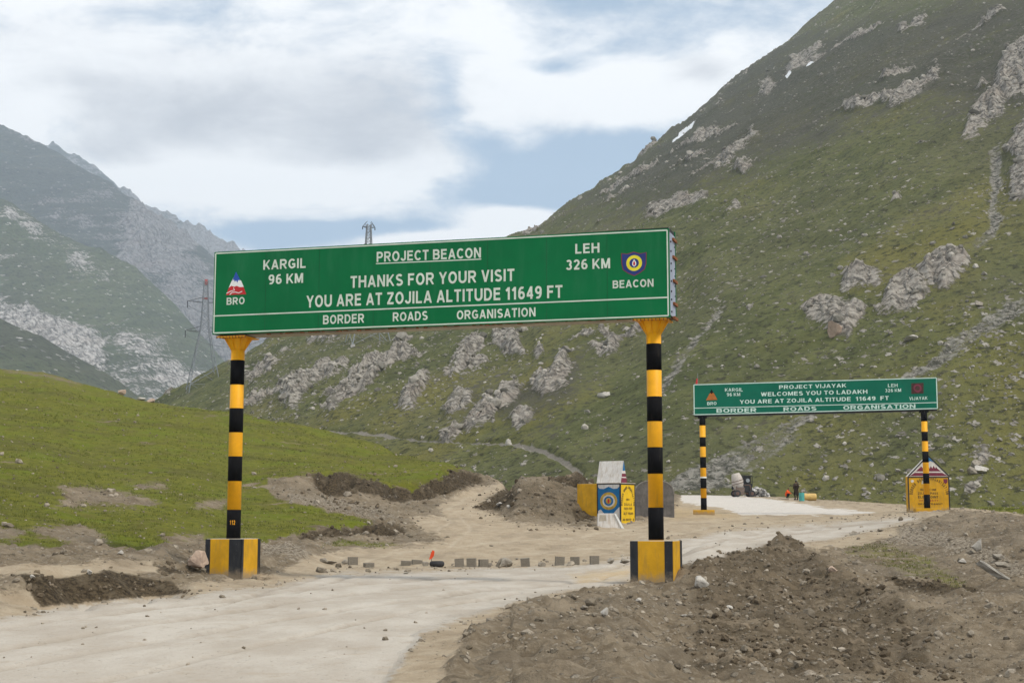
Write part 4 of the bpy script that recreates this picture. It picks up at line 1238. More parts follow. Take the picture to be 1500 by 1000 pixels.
def arc_text(pan, s, cx, cz, rx, rz, a0, a1, h, mat, parent, wide=0.75, bold=0.02, lift=0.004):
    """letters along an arch, from angle a0 to a1 (degrees, 90 = top)"""
    bmx = []
    co = []; fa = []
    for i, ch in enumerate(s):
        if ch == ' ':
            continue
        a = math.radians(a0 + (a1 - a0) * i / (len(s) - 1))
        px_, pz_ = cx + rx * math.cos(a), cz + rz * math.sin(a)
        tx, tz = -rx * math.sin(a), rz * math.cos(a)
        L = math.hypot(tx, tz)
        if a1 < a0: tx, tz = -tx, -tz
        tx /= L; tz /= L
        nx, nz = -tz, tx
        me = glyphs(ch, bold)
        xs = [v.co.x for v in me.vertices]; mid = (min(xs) + max(xs)) / 2
        off = len(co)
        for v in me.vertices:
            u = (v.co.x - mid) / CAP * h * wide; w = v.co.y / CAP * h
            co.append((px_ + tx * u + nx * w, pan.y - lift - .0005 * v.co.z, pz_ + tz * u + nz * w))
        for p in me.polygons:
            fa.append([off + k for k in p.vertices])
        bpy.data.meshes.remove(me)
    me = bpy.data.meshes.new('lettering')
    me.from_pydata(co, [], fa)
    return new_obj('lettering', me, parent, mat)


# ------------------------------------------------------------------ materials of made things
M_green = paint('green_sign_sheet', (0.000, 0.130, 0.040), 0.42, 0.12, 0.6, 0.12, dirt=0.6, dirtc=(0.018, 0.150, 0.062))
M_green2 = paint('teal_green_sign_sheet', (0.002, 0.118, 0.072), 0.5, 0.10, 0.9, 0.12, dirt=0.2, dirtc=(0.02, 0.10, 0.07))
M_seam = paint('dark_green_seam', (0.0, 0.075, 0.025), 0.6, 0.1)
M_letter = paint('reflective_lettering', (0.56, 0.63, 0.54), 0.5, 0.08, 4.0)
M_letter2 = paint('weathered_lettering', (0.50, 0.66, 0.60), 0.5, 0.12, 4.0)
M_yel = paint('yellow_gloss_paint', (0.74, 0.350, 0.004), 0.55, 0.10, 2.0, 0.3, dirt=0.3, dirtc=(0.42, 0.24, 0.04), chips=0.30, chipc=(0.22, 0.12, 0.03))
M_blk = paint('black_gloss_paint', (0.005, 0.005, 0.006), 0.75, 0.3, 3.0, 0.06, dirt=0.35, dirtc=(0.035, 0.030, 0.022), chips=0.25, chipc=(0.06, 0.05, 0.035))
M_yelw = paint('yellow_wall_paint', (0.56, 0.300, 0.012), 0.75, 0.14, 2.2, 0.2, dirt=0.55, dirtc=(0.30, 0.19, 0.05), bump=0.4, chips=0.35, chipc=(0.20, 0.13, 0.05), mud_shade=0.8)
M_blkw = paint('black_wall_paint', (0.022, 0.024, 0.028), 0.75, 0.25, 3.0, 0.2, dirt=0.5, dirtc=(0.07, 0.065, 0.055), bump=0.4, chips=0.5, chipc=(0.13, 0.12, 0.10), mud_shade=0.75)
M_cem = paint('pale_cement', (0.42, 0.38, 0.31), 0.9, 0.18, 3.0, 0.1, dirt=0.4, bump=0.5)
M_galv = paint('bluish_galvanised_sheet', (0.30, 0.34, 0.42), 0.5, 0.15, 2.5, 0.4, dirt=0.3, dirtc=(0.20, 0.20, 0.22))
M_rust = paint('rusty_iron', (0.22, 0.085, 0.035), 0.85, 0.35, 9.0, 0.2, bump=0.6)
M_dkiron = paint('dark_iron', (0.02, 0.02, 0.022), 0.6, 0.3, 6.0)
M_blue = paint('blue_print', (0.015, 0.07, 0.36), 0.5, 0.1)
M_navy = paint('navy_print', (0.012, 0.03, 0.16), 0.5, 0.1)
M_white = paint('white_print', (0.72, 0.74, 0.72), 0.5, 0.06)
M_red = paint('red_print', (0.48, 0.018, 0.022), 0.5, 0.1)
M_yprint = paint('yellow_print', (0.70, 0.62, 0.03), 0.5, 0.08)
M_maroon = paint('maroon_print', (0.16, 0.022, 0.045), 0.6, 0.15)
M_orange = paint('faded_orange_print', (0.36, 0.12, 0.02), 0.6, 0.25, 6)
M_brownp = paint('dark_brown_print', (0.05, 0.018, 0.014), 0.6, 0.4, 8)
M_steel = paint('galvanised_steel', (0.23, 0.25, 0.27), 0.6, 0.12, 2.0)


def banded_post(parent, x, y, zb, zt, r, bands, black_top=False):
    """bands: list of (z0,z1) painted black"""
    p = bm_obj('post', add_cyl(bmesh.new(), (x, y, zb), (x, y, zt), r, seg=28), M_yel, parent, True)
    for e in p.data.polygons:
        e.use_smooth = len(e.vertices) == 4
    for a, b in bands:
        k = bm_obj('black_band', add_cyl(bmesh.new(), (x, y, a), (x, y, b), r + 0.003, seg=28), M_blk, p, True)
        for e in k.data.polygons:
            e.use_smooth = len(e.vertices) == 4
    return p


# ------------------------------------------------------------------ near gantry sign
PL, PR = P(340.5, 846, 32.6), P(962, 855, 29.7)
PL.z = PR.z = 0.0
dvec = (PR - PL)
rzG = math.atan2(dvec.y, dvec.x)
LEN = dvec.length
g1 = thing('gantry_road_sign', 'large green overhead sign reading Project Beacon on two striped posts nearest the camera', 'road sign', PL, rzG)
TH = 0.74
pan = Panel(g1, -TH / 2)
xl, zbl = pan.at(311, 490); xr, zbr = pan.at(981.5, 464.5)
zt_l = pan.at(311, 369.5)[1]; zt_r = pan.at(981.5, 334.5)[1]
print('board', xl, xr, zbl, zbr, zt_l, zt_r, 'span', LEN)
zb = (zbl + zbr) / 2
board_bm = bmesh.new()
vs = [board_bm.verts.new(c) for c in ((xl, -TH / 2, zbl), (xr, -TH / 2, zbr), (xr, -TH / 2, zt_r), (xl, -TH / 2, zt_l),
                                      (xl, -TH / 2 + .05, zbl), (xr, -TH / 2 + .05, zbr), (xr, -TH / 2 + .05, zt_r), (xl, -TH / 2 + .05, zt_l))]
for f in ((0, 1, 2, 3), (7, 6, 5, 4), (0, 4, 5, 1), (1, 5, 6, 2), (2, 6, 7, 3), (3, 7, 4, 0)):
    board_bm.faces.new([vs[i] for i in f])
sb = bm_obj('sign_board', board_bm, M_green, g1)
# rear face and box behind the front sheet
bm = bmesh.new(); add_box(bm, xl, xr, TH / 2 - .04, TH / 2, zb + .01, zt_l - .03)
bm_obj('rear_board', bm, M_green, g1)
bm = bmesh.new(); add_box(bm, xl + .03, xr - .02, -TH / 2 + .055, TH / 2 - .045, zb + .05, zb + .11); add_box(bm, xl + .03, xr - .02, -TH / 2 + .055, TH / 2 - .045, zt_l - .12, zt_l - .06)
for k in range(9):
    xx = xl + .1 + (xr - xl - .3) * k / 8
    add_bar(bm, (xx, -TH / 2 + .08, zb + .08), (xx, TH / 2 - .08, zt_l - .09), .04)
    add_bar(bm, (xx, -TH / 2 + .08, zb + .08), (xx, -TH / 2 + .08, zt_l - .09), .05)
bm_obj('inner_frame', bm, M_dkiron, g1)['kind'] = 'stuff'
ep = bm_obj('end_panel', box(xr - .015, xr + .004, -TH / 2 + .055, TH / 2 - .12, zb + .03, zt_r - .06), M_galv, g1)
ep2 = bm_obj('end_panel', box(xl - .004, xl + .015, -TH / 2 + .055, TH / 2 - .12, zb + .03, zt_l - .06), M_galv, g1)
for rr in (346, 372, 407, 441, 462):
    zz = pan.at(981, rr)[1]
    bm_obj('rusty_bracket', box(xr - .01, xr + .045, TH / 2 - .42, TH / 2 - .04, zz - .03, zz + .03, .008), M_rust, g1)
bm = bmesh.new()
for rr in (352, 366, 384, 395, 410, 425, 437, 455):
    zz = pan.at(981, rr)[1]
    add_cyl(bm, (xr + .004, -TH / 2 + .14, zz), (xr + .022, -TH / 2 + .14, zz), .022, seg=8)
    add_cyl(bm, (xr + .004, TH / 2 - .2, zz - .05), (xr + .018, TH / 2 - .2, zz - .05), .014, seg=8)
bm_obj('bolts', bm, M_dkiron, g1)['kind'] = 'stuff'
bm_obj('bottom_channel', box(xl + .05, xr - .05, -TH / 2 + .3, TH / 2 - .05, zb + .003, zb + .045), M_cem, g1)
bm = bmesh.new()
rngd = random.Random(4)
for k in range(60):
    xx = rngd.uniform(xl + .1, xr - .2); w = rngd.uniform(.03, .12)
    add_box(bm, xx, xx + w, -TH / 2 + .02, -TH / 2 + .09, zb - rngd.uniform(.012, .03), zb)
bm_obj('frayed_edge', bm, M_rust, g1)['kind'] = 'stuff'
# border lines
ins = 0.035
W_ = 0.028
for k in range(1, 8):
    xx = xl + (xr - xl) * k / 8
    pan.strip('panel_seam', [(xx, zb + .05), (xx, zt_l - .02 - (zt_l - zt_r) * k / 8)], .008, M_seam, sb, 0.0034, True)
corn = [(xl + ins, zbl + ins), (xr - ins, zbr + ins), (xr - ins, zt_r - ins), (xl + ins, zt_l - ins)]
for a, b in ((0, 1), (1, 2), (2, 3), (3, 0)):
    pan.strip('border_line', [corn[a], corn[b]], W_, M_letter, sb, 0.004 if a % 2 == 0 else 0.005, True)
pan.strip('border_line', [(312.5, 462.8), (979.5, 435.4)], W_, M_letter, sb, 0.0045)
T = lambda *a, **k: pan.text(*a, M_letter, sb, **k)
T('KARGIL', 385.7, 395.2, 447.8, 392.3, 14.2)
T('96 KM', 393.3, 416.6, 444.0, 414.2, 14.2)
T('BRO', 332.0, 446.6, 358.3, 445.4, 10.6)
T('PROJECT BEACON', 551.8, 383.8, 704.6, 377.6, 14.8)
pan.strip('underline', [(550.8, 386.2), (705, 379.6)], 0.022, M_letter, sb)
T('THANKS FOR YOUR VISIT', 513.4, 421.8, 753.6, 411.4, 17.3)
T('YOU ARE AT ZOJILA ALTITUDE 11649 FT', 448.8, 450.6, 824.0, 436.0, 17.6)
T('BORDER', 473.2, 475.0, 533.4, 472.6, 13.3)
T('ROADS', 575.4, 470.8, 626.5, 468.6, 13.2)
T('ORGANISATION', 669.2, 468.0, 784.5, 463.4, 13.2)
T('LEH', 842.8, 371.8, 878.2, 370.0, 14.4)
T('326 KM', 829.3, 395.6, 893.8, 392.9, 14.8)
T('BEACON', 897.6, 422.4, 957.4, 419.8, 11.4)
# mountain emblem: blue peak, snow, red foot with a winding road
pan.poly('emblem_red', [(331.2, 432.2), (360.6, 431.0), (356.5, 419.5), (352, 417), (347, 416), (341, 417), (336, 420)], M_red, sb, 0.004)
pan.poly('emblem_white', [(335.2, 421.5), (339, 418.5), (343, 420), (347, 418.6), (351, 420.5), (357.2, 420.2), (353.4, 411.5), (350, 409), (345.8, 404.5), (342, 407), (338.8, 413)], M_white, sb, 0.0045)
pan.poly('emblem_blue', [(345.8, 397.8), (351.6, 409.2), (350.4, 411.5), (349.2, 409.8), (347.8, 414.5), (345.8, 410.5), (344.2, 413.2), (342.8, 409.4), (340.4, 411.4)], M_blue, sb, 0.005)
pan.strip('emblem_road', [(332, 429.6), (338, 426.5), (344, 424.8), (342, 421.6)], 0.018, M_white, sb, 0.0052)
pan.strip('emblem_road', [(336.5, 431.6), (340, 428.4), (345, 427.8), (350, 429), (355, 426.6)], 0.018, M_white, sb, 0.0056)
# shield emblem
SH = [(909.8, 370.8), (919, 371.8), (928.2, 368.6), (938, 371.2), (947.2, 369.2), (947, 386), (944.4, 394.5), (938, 399.6), (929.2, 404.4), (919.6, 400.4), (912.4, 395.4), (910.4, 387)]
pan.poly('emblem_shield', SH, M_maroon, sb, 0.004)
cx_, cy_ = 928.6, 386.0
pan.poly('emblem_shield', [(cx_ + (a - cx_) * 0.93, cy_ + (b - cy_) * 0.93) for a, b in SH], M_navy, sb, 0.0045)
ex, ez = pan.at(929, 385.3); rr1 = pan.at(940.6, 385)[0] - ex; rz1 = pan.at(929, 373.8)[1] - ez
pan.disc('emblem_ring', ex, ez, rr1, rz1, M_yprint, sb, 0.005)
pan.disc('emblem_disc', ex, ez, rr1 * .60, rz1 * .60, M_navy, sb, 0.0055)
pan.poly('emblem_flame', [(929, 379.6), (932, 384.5), (932, 388), (929, 391), (926.2, 388.2), (926.2, 384.6)], M_white, sb, 0.006)
pan.poly('emblem_flame', [(929, 381.8), (930.6, 385.2), (930.4, 388), (929, 389.4), (927.6, 388), (927.5, 385.2)], M_red, sb, 0.0065)

FW = 0.45
black1 = {0: [(528.2, 563.8), (598.2, 633.4), (668.4, 704.4), (746.2, 789.5)], 1: [(503.8, 542.4), (581, 617.2), (655, 693.7), (743, 790)]}
for side, x, pxp in ((0, 0.0, 340.5), (1, LEN, 958.5)):
    pp = Panel(g1, 0.0)
    zz = lambda row: pp.at(pxp, row)[1]
    pk = banded_post(g1, x, 0, 0.86, zb - .005, 0.156, [(zz(b), zz(a)) for a, b in black1[side]])
    bm = bmesh.new()
    add_cyl(bm, (x, 0, zb - .30), (x, 0, zb - .045), .160, .275, seg=28)
    add_box(bm, x - .35, x + .35, -.35, .35, zb - .045, zb - .022)
    for k in range(8):
        a = k * math.pi / 4
        c, s = math.cos(a), math.sin(a)
        n = Vector((-s, c, 0)) * .006
        pts = [(.14, zb - .36), (.335, zb - .05), (.14, zb - .05)]
        A_ = [bm.verts.new(Vector((x + c * r, s * r, z)) + n) for r, z in pts]
        B_ = [bm.verts.new(Vector((x + c * r, s * r, z)) - n) for r, z in pts]
        bm.faces.new(A_); bm.faces.new(B_[::-1])
        for i in range(3):
            bm.faces.new((A_[i], B_[i], B_[(i + 1) % 3], A_[(i + 1) % 3]))
    bm_obj('capital', bm, M_yel, g1)
    bm = bmesh.new()
    for k in range(10):
        a = -.36 + .72 * k / 9
        add_cyl(bm, (x + a, -.34, zb - .07), (x + a, -.34, zb - .015), .014, seg=6)
    bm_obj('rusty_bolts', bm, M_rust, g1)['kind'] = 'stuff'
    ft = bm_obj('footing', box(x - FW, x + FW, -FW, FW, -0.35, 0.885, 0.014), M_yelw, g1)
    bm_obj('cement_top', box(x - FW + .02, x + FW - .02, -FW + .02, FW - .02, 0.880, 0.895, 0.004), M_cem, ft)
    # black corner stripes: left edge, near corner wrapping round, right edge
    e = 0.004
    if side == 0:
        st = [(-FW - e, -FW + .12, -FW - e, -FW + .06), (FW - .31, FW + e, -FW - e, -FW + .03), (FW - .02, FW + e, -FW - e, -FW + .10), (FW - .06, FW + e, FW - .13, FW + e)]
    else:
        st = [(-FW - e, -FW + .16, -FW - e, -FW + .06), (FW - .19, FW - .02, -FW - e, -FW + .03), (FW - .04, FW + e, FW - .22, FW + e)]
    for (a, b, c, d) in st:
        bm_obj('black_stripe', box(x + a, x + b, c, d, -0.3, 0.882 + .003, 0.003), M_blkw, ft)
    if side == 0:
        post0 = pk
# number painted on the lowest black band of the left post
for i, ch in enumerate('112'):
    me = glyphs(ch, .02)
    xs = [v.co.x for v in me.vertices]; mid = (min(xs) + max(xs)) / 2
    z0 = Panel(g1, 0).at(340, 768)[1]
    for v in me.vertices:
        a = (0.030 + 0.045 * i) + (v.co.x - mid) / CAP * .055
        th = a / .162 - .18
        v.co = Vector((math.sin(th) * (.162 + .0005 * v.co.z), -math.cos(th) * (.162 + .0005 * v.co.z), z0 + v.co.y / CAP * .10))
    new_obj('lettering', me, post0, M_yel)

# ------------------------------------------------------------------ far gantry sign
QL, QR = P(1031.2, 754, 78.2), P(1358.5, 749, 76.6)
d2 = QR - QL
rz2 = math.atan2(d2.y, d2.x)
L2 = math.hypot(d2.x, d2.y)
base2 = Vector((QL.x, QL.y, QL.z))
g2 = thing('gantry_road_sign', 'smaller far green overhead road sign reading Project Vijayak beyond the road', 'road sign', base2, rz2)
TH2 = 0.30
pan2 = Panel(g2, -TH2 / 2)
xl2, zbl2 = pan2.at(1016.2, 608); xr2, zbr2 = pan2.at(1374, 598.8)
xt2, ztl2 = pan2.at(1015.6, 562.6); xtr2, ztr2 = pan2.at(1372.4, 552.4)
bm = bmesh.new()
vs = [bm.verts.new(c) for c in ((xl2, -TH2 / 2, zbl2), (xr2, -TH2 / 2, zbr2), (xtr2, -TH2 / 2, ztr2), (xt2, -TH2 / 2, ztl2),
                                (xl2, TH2 / 2, zbl2), (xr2, TH2 / 2, zbr2), (xtr2, TH2 / 2, ztr2), (xt2, TH2 / 2, ztl2))]
for f in ((0, 1, 2, 3), (7, 6, 5, 4), (0, 4, 5, 1), (1, 5, 6, 2), (2, 6, 7, 3), (3, 7, 4, 0)):
    bm.faces.new([vs[i] for i in f])
sb2 = bm_obj('sign_board', bm, M_green2, g2)
bm = bmesh.new(); add_bar(bm, (xl2 + .05, 0, zbl2 - .05), (xr2 - .05, 0, zbr2 - .05), .22, .09)
bm_obj('bottom_channel', bm, M_dkiron, g2)
ins = .03
cn = [(xl2 + ins, zbl2 + ins), (xr2 - ins, zbr2 + ins), (xtr2 - ins, ztr2 - ins), (xt2 + ins, ztl2 - ins)]
for a, b in ((0, 1), (1, 2), (2, 3), (3, 0)):
    pan2.strip('border_line', [cn[a], cn[b]], .05, M_letter2, sb2, 0.010 if a % 2 == 0 else 0.012, True)
pan2.strip('border_line', [(1017, 597.6), (1372.5, 589.3)], .04, M_letter2, sb2, 0.011)
T2 = lambda *a, **k: pan2.text(*a, M_letter2, sb2, lift=.009, **k)
T2('KARGIL', 1062, 573.3, 1088, 573, 5.0, bold=.01)
T2('96 KM', 1064.7, 580.2, 1084.3, 579.8, 4.9, bold=.01)
T2('BRO', 1036, 593.2, 1049.6, 592.8, 4.6, bold=.01)
T2('PROJECT VIJAYAK', 1141.3, 569.8, 1239.7, 567.0, 5.6)
T2('WELCOMES YOU TO LADAKH', 1114.7, 580.3, 1270.7, 576.2, 5.9)
T2('YOU ARE AT ZOJILA ALTITUDE  11649  FT', 1083.6, 591.4, 1302, 585.6, 5.8)
T2('BORDER', 1049.6, 604.2, 1108, 603.1, 5.8, bold=.024)
T2('ROADS', 1147.7, 602.0, 1196, 600.8, 5.8, bold=.024)
T2('ORGANISATION', 1235.3, 599.8, 1341, 597.4, 5.8, bold=.024)
T2('LEH', 1300.7, 567, 1315, 566.6, 5.0, bold=.01)
T2('326 KM', 1296.7, 574.2, 1320, 573.6, 4.8, bold=.01)
T2('VIJAYAK', 1332, 586, 1358.7, 585, 4.8, bold=.01)
pan2.poly('emblem_triangle', [(1034.2, 586.2), (1051, 585.4), (1042.4, 570)], M_orange, sb2, .009)
pan2.poly('emblem_peak', [(1039.2, 576.4), (1041, 575.2), (1042.4, 577.4), (1044, 575), (1045.6, 575.9), (1042.4, 569.8)], M_blk, sb2, .011)
pan2.poly('emblem_square', [(1335, 576.6), (1352.8, 576), (1352.8, 560.6), (1335, 561.2)], M_brownp, sb2, .009)
ex, ez = pan2.at(1344, 568.4); r_e = pan2.at(1350, 568)[0] - ex
pan2.disc('emblem_disc', ex, ez, r_e, r_e, M_maroon, sb2, .011, 20); pan2.disc('emblem_disc', ex, ez, r_e * .6, r_e * .6, M_brownp, sb2, .013, 16)
b2 = {0: [(608, 623), (640, 654), (669, 685), (699, 715), (729, 748)], 1: [(600, 617), (632, 646), (661, 677), (693, 708), (724, 747)]}
for side, x, pxp in ((0, 0.0, 1031.4), (1, L2, 1357.5)):
    pp = Panel(g2, 0.0)
    zz = lambda row: pp.at(pxp, row)[1]
    zt = (zbl2 if side == 0 else zbr2) - .08
    zg = zz(755 if side == 0 else 750.5)
    bd = [(zz(b), min(zz(a), zt)) for a, b in b2[side]]
    pk = banded_post(g2, x, 0, zg + .1, zt, 0.16, bd)
    bm_obj('capital', box(x - .24, x + .24, -.16, .16, zt - .09, zt + .03, .01), M_blk, g2)
    ht = zz(746.5 if side == 0 else 744.0)
    hw = .58 if side == 0 else .66
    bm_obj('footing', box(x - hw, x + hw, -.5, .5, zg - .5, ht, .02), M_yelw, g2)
    if side == 0:
        bm_obj('white_tie', add_cyl(bmesh.new(), (x, 0, zz(700)), (x, 0, zz(698)), .18, seg=20), M_white, pk)
# thin red flag stick above the left end
z0 = ztl2
fl = bm_obj('flag_stick', add_bar(bmesh.new(), (xl2 + .25, 0, z0 - .1), (xl2 + .25, 0, z0 + .62), .02), M_steel, g2)
bm_obj('small_red_flag', prism([(xl2 + .12, z0 + .02), (xl2 + .24, z0 + .02), (xl2 + .25, z0 + .36), (xl2 + .18, z0 + .3)], -.01, .01), M_red, fl)

# ------------------------------------------------------------------ painted corner monument with shield (left of the near right post)
def corner_monument():
    Yc = 69.0
    c = stand(909, Yc)
    phi = math.radians(35)
    # local x runs along the gable face (to the right and back), local -y looks to the right-front
    root = thing('roadside_monument', 'yellow corner monument with blue shield panel and white tent-shaped cap beside the dirt mound', 'monument', c, 0.0)
    root.rotation_euler = (0, 0, math.radians(90) - phi)
    z0 = RZ(Yc, 769) - c.z - .02
    z1 = RZ(Yc, 707.5) - c.z
    H = z1 - z0
    G, S, WNG = 1.42, 1.32, 1.15          # gable face width, shield face, yellow wing
    # gable face: x from 0 to G at y = 0; side wall: along +y from 0 at x = 0
    bm_obj('body', box(0, G, 0, S, z0 - .5, z1, .02), M_yelw2, root)
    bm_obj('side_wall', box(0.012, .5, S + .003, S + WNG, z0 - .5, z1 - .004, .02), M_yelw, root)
    bm_obj('cap_slab', box(-.02, G + .02, -.02, S + .02, z1 + .002, z1 + .035, .005), M_cem, root)
    e = .006
    for (a, b, c0, c1, za, zb_) in ((-e, .07, -e, .0, z0, z1), (G - .07, G + e, -e, .01, z0, z1), (.07, G - .07, -e, 0, z1 - .06, z1), (-e, 0, 0, .05, z0, z1), (-e, 0, S - .06, S + .003, z0, z1),
                                (-e, 0, .05, S - .06, z1 - .05, z1), (.0, G, -e, 0, z0 - .05, z0 + .03)):
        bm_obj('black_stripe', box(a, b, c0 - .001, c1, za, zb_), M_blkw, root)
    # shield panel on the x = 0 face: y from .05 to S-.06 ; helper maps (u,v) u 0..1 left to right, v 0..1 bottom to top
    def fp(name, pts, mat, lift):
        bm = bmesh.new()
        q = [(S - .06 - u * (S - .11), z0 + v * (H - .05)) for u, v in pts]
        a = [bm.verts.new((-lift, y, z)) for y, z in q]; b = [bm.verts.new((-lift + .003, y, z)) for y, z in q]
        bm.faces.new(a); bm.faces.new(b[::-1])
        for i in range(len(q)):
            bm.faces.new((a[i], b[i], b[(i + 1) % len(q)], a[(i + 1) % len(q)]))
        return bm_obj(name, bm, mat, panel)
    panel = bm_obj('shield_panel', box(-.003, 0, .05, S - .06, z0, z1 - .05), M_whitew, root)
    fp('shield', [(0, .95), (.0, .36), (.12, .40), (.5, .17), (.85, .38), (1, .46), (1, .95), (.9, .90), (.72, .895), (.5, .95), (.28, .895), (.08, .90)], M_bluew, .006)
    el = lambda cu, cv, ru, rv: [(cu + ru * math.cos(t * math.pi / 12), cv + rv * math.sin(t * math.pi / 12)) for t in range(24)]
    fp('ring', el(.5, .60, .40, .215), M_gold, .009)
    fp('ring', el(.5, .60, .29, .150), M_whitew, .012)
    fp('ring', el(.5, .60, .22, .115), M_bluew, .015)
    fp('ring', el(.5, .60, .13, .075), M_gold, .018)
    fp('flame', el(.5, .60, .045, .055), M_red, .021)
    # writing on the gable face
    pn = Panel(root, 0.0)
    pn.y = -0.0
    arc_text(pn, 'BORDER ROADS ORGANISATION', G / 2, z0 + H * .48, G * .36, H * .40, 178, 2, .13, M_ink, root, .8, .03, .006)
    for s, za, w0, w1, h in (('BRO', .60, .40, .60, .09), ('ZOJI LA', .475, .24, .76, .12), ('PASS TOP', .375, .24, .78, .12), ('ALT 11649', .26, .20, .84, .12), ('46 BRTF  E', .115, .14, .9, .11)):
        pn.text_local(s, G * w0, z0 + H * za, G * w1, z0 + H * za, h, M_ink, root, .02, .006)
    # tent-shaped cap: ridge runs along the side wall
    pw, pl, ph = .60, 1.40, 1.10
    x0 = .10
    cap = bmesh.new()
    ov = [(x0, 0.03, z1 + .036), (x0 + pw, 0.03, z1 + .036), (x0 + pw / 2, 0.03, z1 + ph)]
    a = [cap.verts.new(v) for v in ov]; b = [cap.verts.new((v[0], pl, v[2])) for v in ov]
    cap.faces.new(a); cap.faces.new(b[::-1])
    for i in range(3):
        cap.faces.new((a[i], b[i], b[(i + 1) % 3], a[(i + 1) % 3]))
    cap_o = bm_obj('tent_cap', cap, M_whitew, root)
    pg = Panel(root, 0.03)
    zc = z1 + .036; hh = ph - .036
    tri = lambda t0, t1: [(x0 + pw / 2 * t0 + .01, zc + hh * t0), (x0 + pw - pw / 2 * t0 - .01, zc + hh * t0), (x0 + pw - pw / 2 * t1, zc + hh * t1), (x0 + pw / 2 * t1, zc + hh * t1)]
    pg.poly('gable_red', tri(.0, .22), M_maroon, cap_o, .006, True)
    pg.poly('gable_red', tri(.27, .42), M_maroon, cap_o, .006, True)
    pg.poly('gable_blue', tri(.55, .97), M_bluew, cap_o, .006, True)
    return root


M_yelw2 = paint('bright_yellow_wall_paint', (0.66, 0.42, 0.012), 0.7, 0.12, 3.0, 0.2, dirt=0.4, dirtc=(0.42, 0.26, 0.06), bump=0.3)
M_whitew = paint('weathered_whitewash', (0.62, 0.60, 0.57), 0.85, 0.1, 2.5, 0.15, dirt=0.75, dirtc=(0.40, 0.33, 0.25), bump=0.4, chips=0.3, chipc=(0.35, 0.28, 0.2))
M_bluew = paint('blue_wall_paint', (0.012, 0.13, 0.30), 0.7, 0.15, 3.0, 0.2, dirt=0.3, dirtc=(0.10, 0.18, 0.24))
M_gold = paint('ochre_wall_paint', (0.46, 0.30, 0.05), 0.7, 0.2, 5.0, 0.2)
M_ink = paint('dark_brush_lettering', (0.05, 0.035, 0.015), 0.7, 0.2, 6.0)
M_ink2 = paint('faded_red_lettering', (0.30, 0.05, 0.02), 0.7, 0.2, 6.0)
M_grey2 = paint('lighter_grey_coping', (0.25, 0.235, 0.21), 0.95, 0.25, 3.0, 0.1, dirt=0.5, bump=0.8)
M_grey = paint('rough_grey_masonry', (0.135, 0.125, 0.115), 0.95, 0.25, 3.0, 0.1, dirt=0.5, dirtc=(0.09, 0.08, 0.07), bump=0.8)
corner_monument()

# white painted plinth in front of it
c = on_ground(890, 772.5)
t = thing('plinth', 'small whitewashed concrete plinth with one sloping side in front of the shield panel', 'plinth', c)
sc = FOC / c.y
bm_obj('plinth_body', prism([(-15.5 / sc, -.2), (21 / sc, -.2), (21 / sc, .02), (8.5 / sc, 20.5 / sc), (-14 / sc, 20.5 / sc)], -.25, .3), M_whitew, t)
bm_obj('plaster_patch', prism([(-13 / sc, .45 * 20 / sc), (-2 / sc, .5 * 20 / sc), (-3 / sc, .9 * 20 / sc), (-12 / sc, .92 * 20 / sc)], -.256, -.25), M_cem, t)
bm_obj('side_slab', prism([(9.0 / sc, 20.2 / sc), (11.5 / sc, 20.2 / sc), (23.5 / sc, -.05), (20.0 / sc, -.05)], -.30, .24), M_white, t)

# grey round-shouldered wall behind the near right post
c = stand(959, 75.5)
sc = FOC / 75.5
zt = RZ(75.5, 703.5) - c.z; w = 28.5 / sc; zb0 = RZ(75.5, 753.5) - c.z
pts = [(-w, zb0 - .4), (w, zb0 - .4)] + [(w * math.copysign(abs(math.cos(a)) ** .7, math.cos(a)), zt - 20 / sc + 20 / sc * abs(math.sin(a)) ** .9) for a in [math.pi * k / 20 for k in range(21)]]
t = thing('retaining_wall', 'grey masonry wall with rounded shoulders behind the striped right post', 'wall', c, math.radians(-6))
bm_obj('wall_body', prism(pts, 0, .5), M_grey, t)
pts2 = [(x * 1.012, z * 1.006) for x, z in pts[2:]]
bm = bmesh.new()
for (xa, za), (xb, zb_) in zip(pts[2:], pts[3:]):
    add_bar(bm, (xa, .25, za), (xb, .25, zb_), .54, .05)
bm_obj('coping', bm, M_grey2, t)

# ------------------------------------------------------------------ house-shaped border monument behind the far sign's right post
Ym = 80.0
c = stand(1361, Ym)
t = thing('roadside_monument', 'yellow house-shaped monument with painted mountain gable behind the far right striped post', 'monument', c)
PMn = Panel(t, 0.0)
xa, zbm = PMn.at(1331.0, 749.2); xb, _ = PMn.at(1392.3, 749.2); zs = PMn.at(1361, 697.5)[1]; zap = PMn.at(1361, 667.0)[1]
H = zs - zbm; Wd = xb - xa
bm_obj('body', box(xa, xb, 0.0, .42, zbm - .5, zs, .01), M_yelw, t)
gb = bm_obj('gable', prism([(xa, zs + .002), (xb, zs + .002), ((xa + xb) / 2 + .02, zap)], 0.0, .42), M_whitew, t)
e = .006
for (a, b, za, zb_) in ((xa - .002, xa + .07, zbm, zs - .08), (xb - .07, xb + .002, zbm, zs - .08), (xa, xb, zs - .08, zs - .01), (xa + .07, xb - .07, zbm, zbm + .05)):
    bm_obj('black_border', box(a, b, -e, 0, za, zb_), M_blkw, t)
mx = (xa + xb) / 2 + .02
gx = lambda u, v: (mx + (u - .5) * Wd * .97, zs + .03 + v * (zap - zs) * .95)
PMn.poly('gable_maroon', [gx(.03, .0), gx(.97, .0), gx(.84, .16), gx(.16, .16)], M_maroon, gb, .006, True)
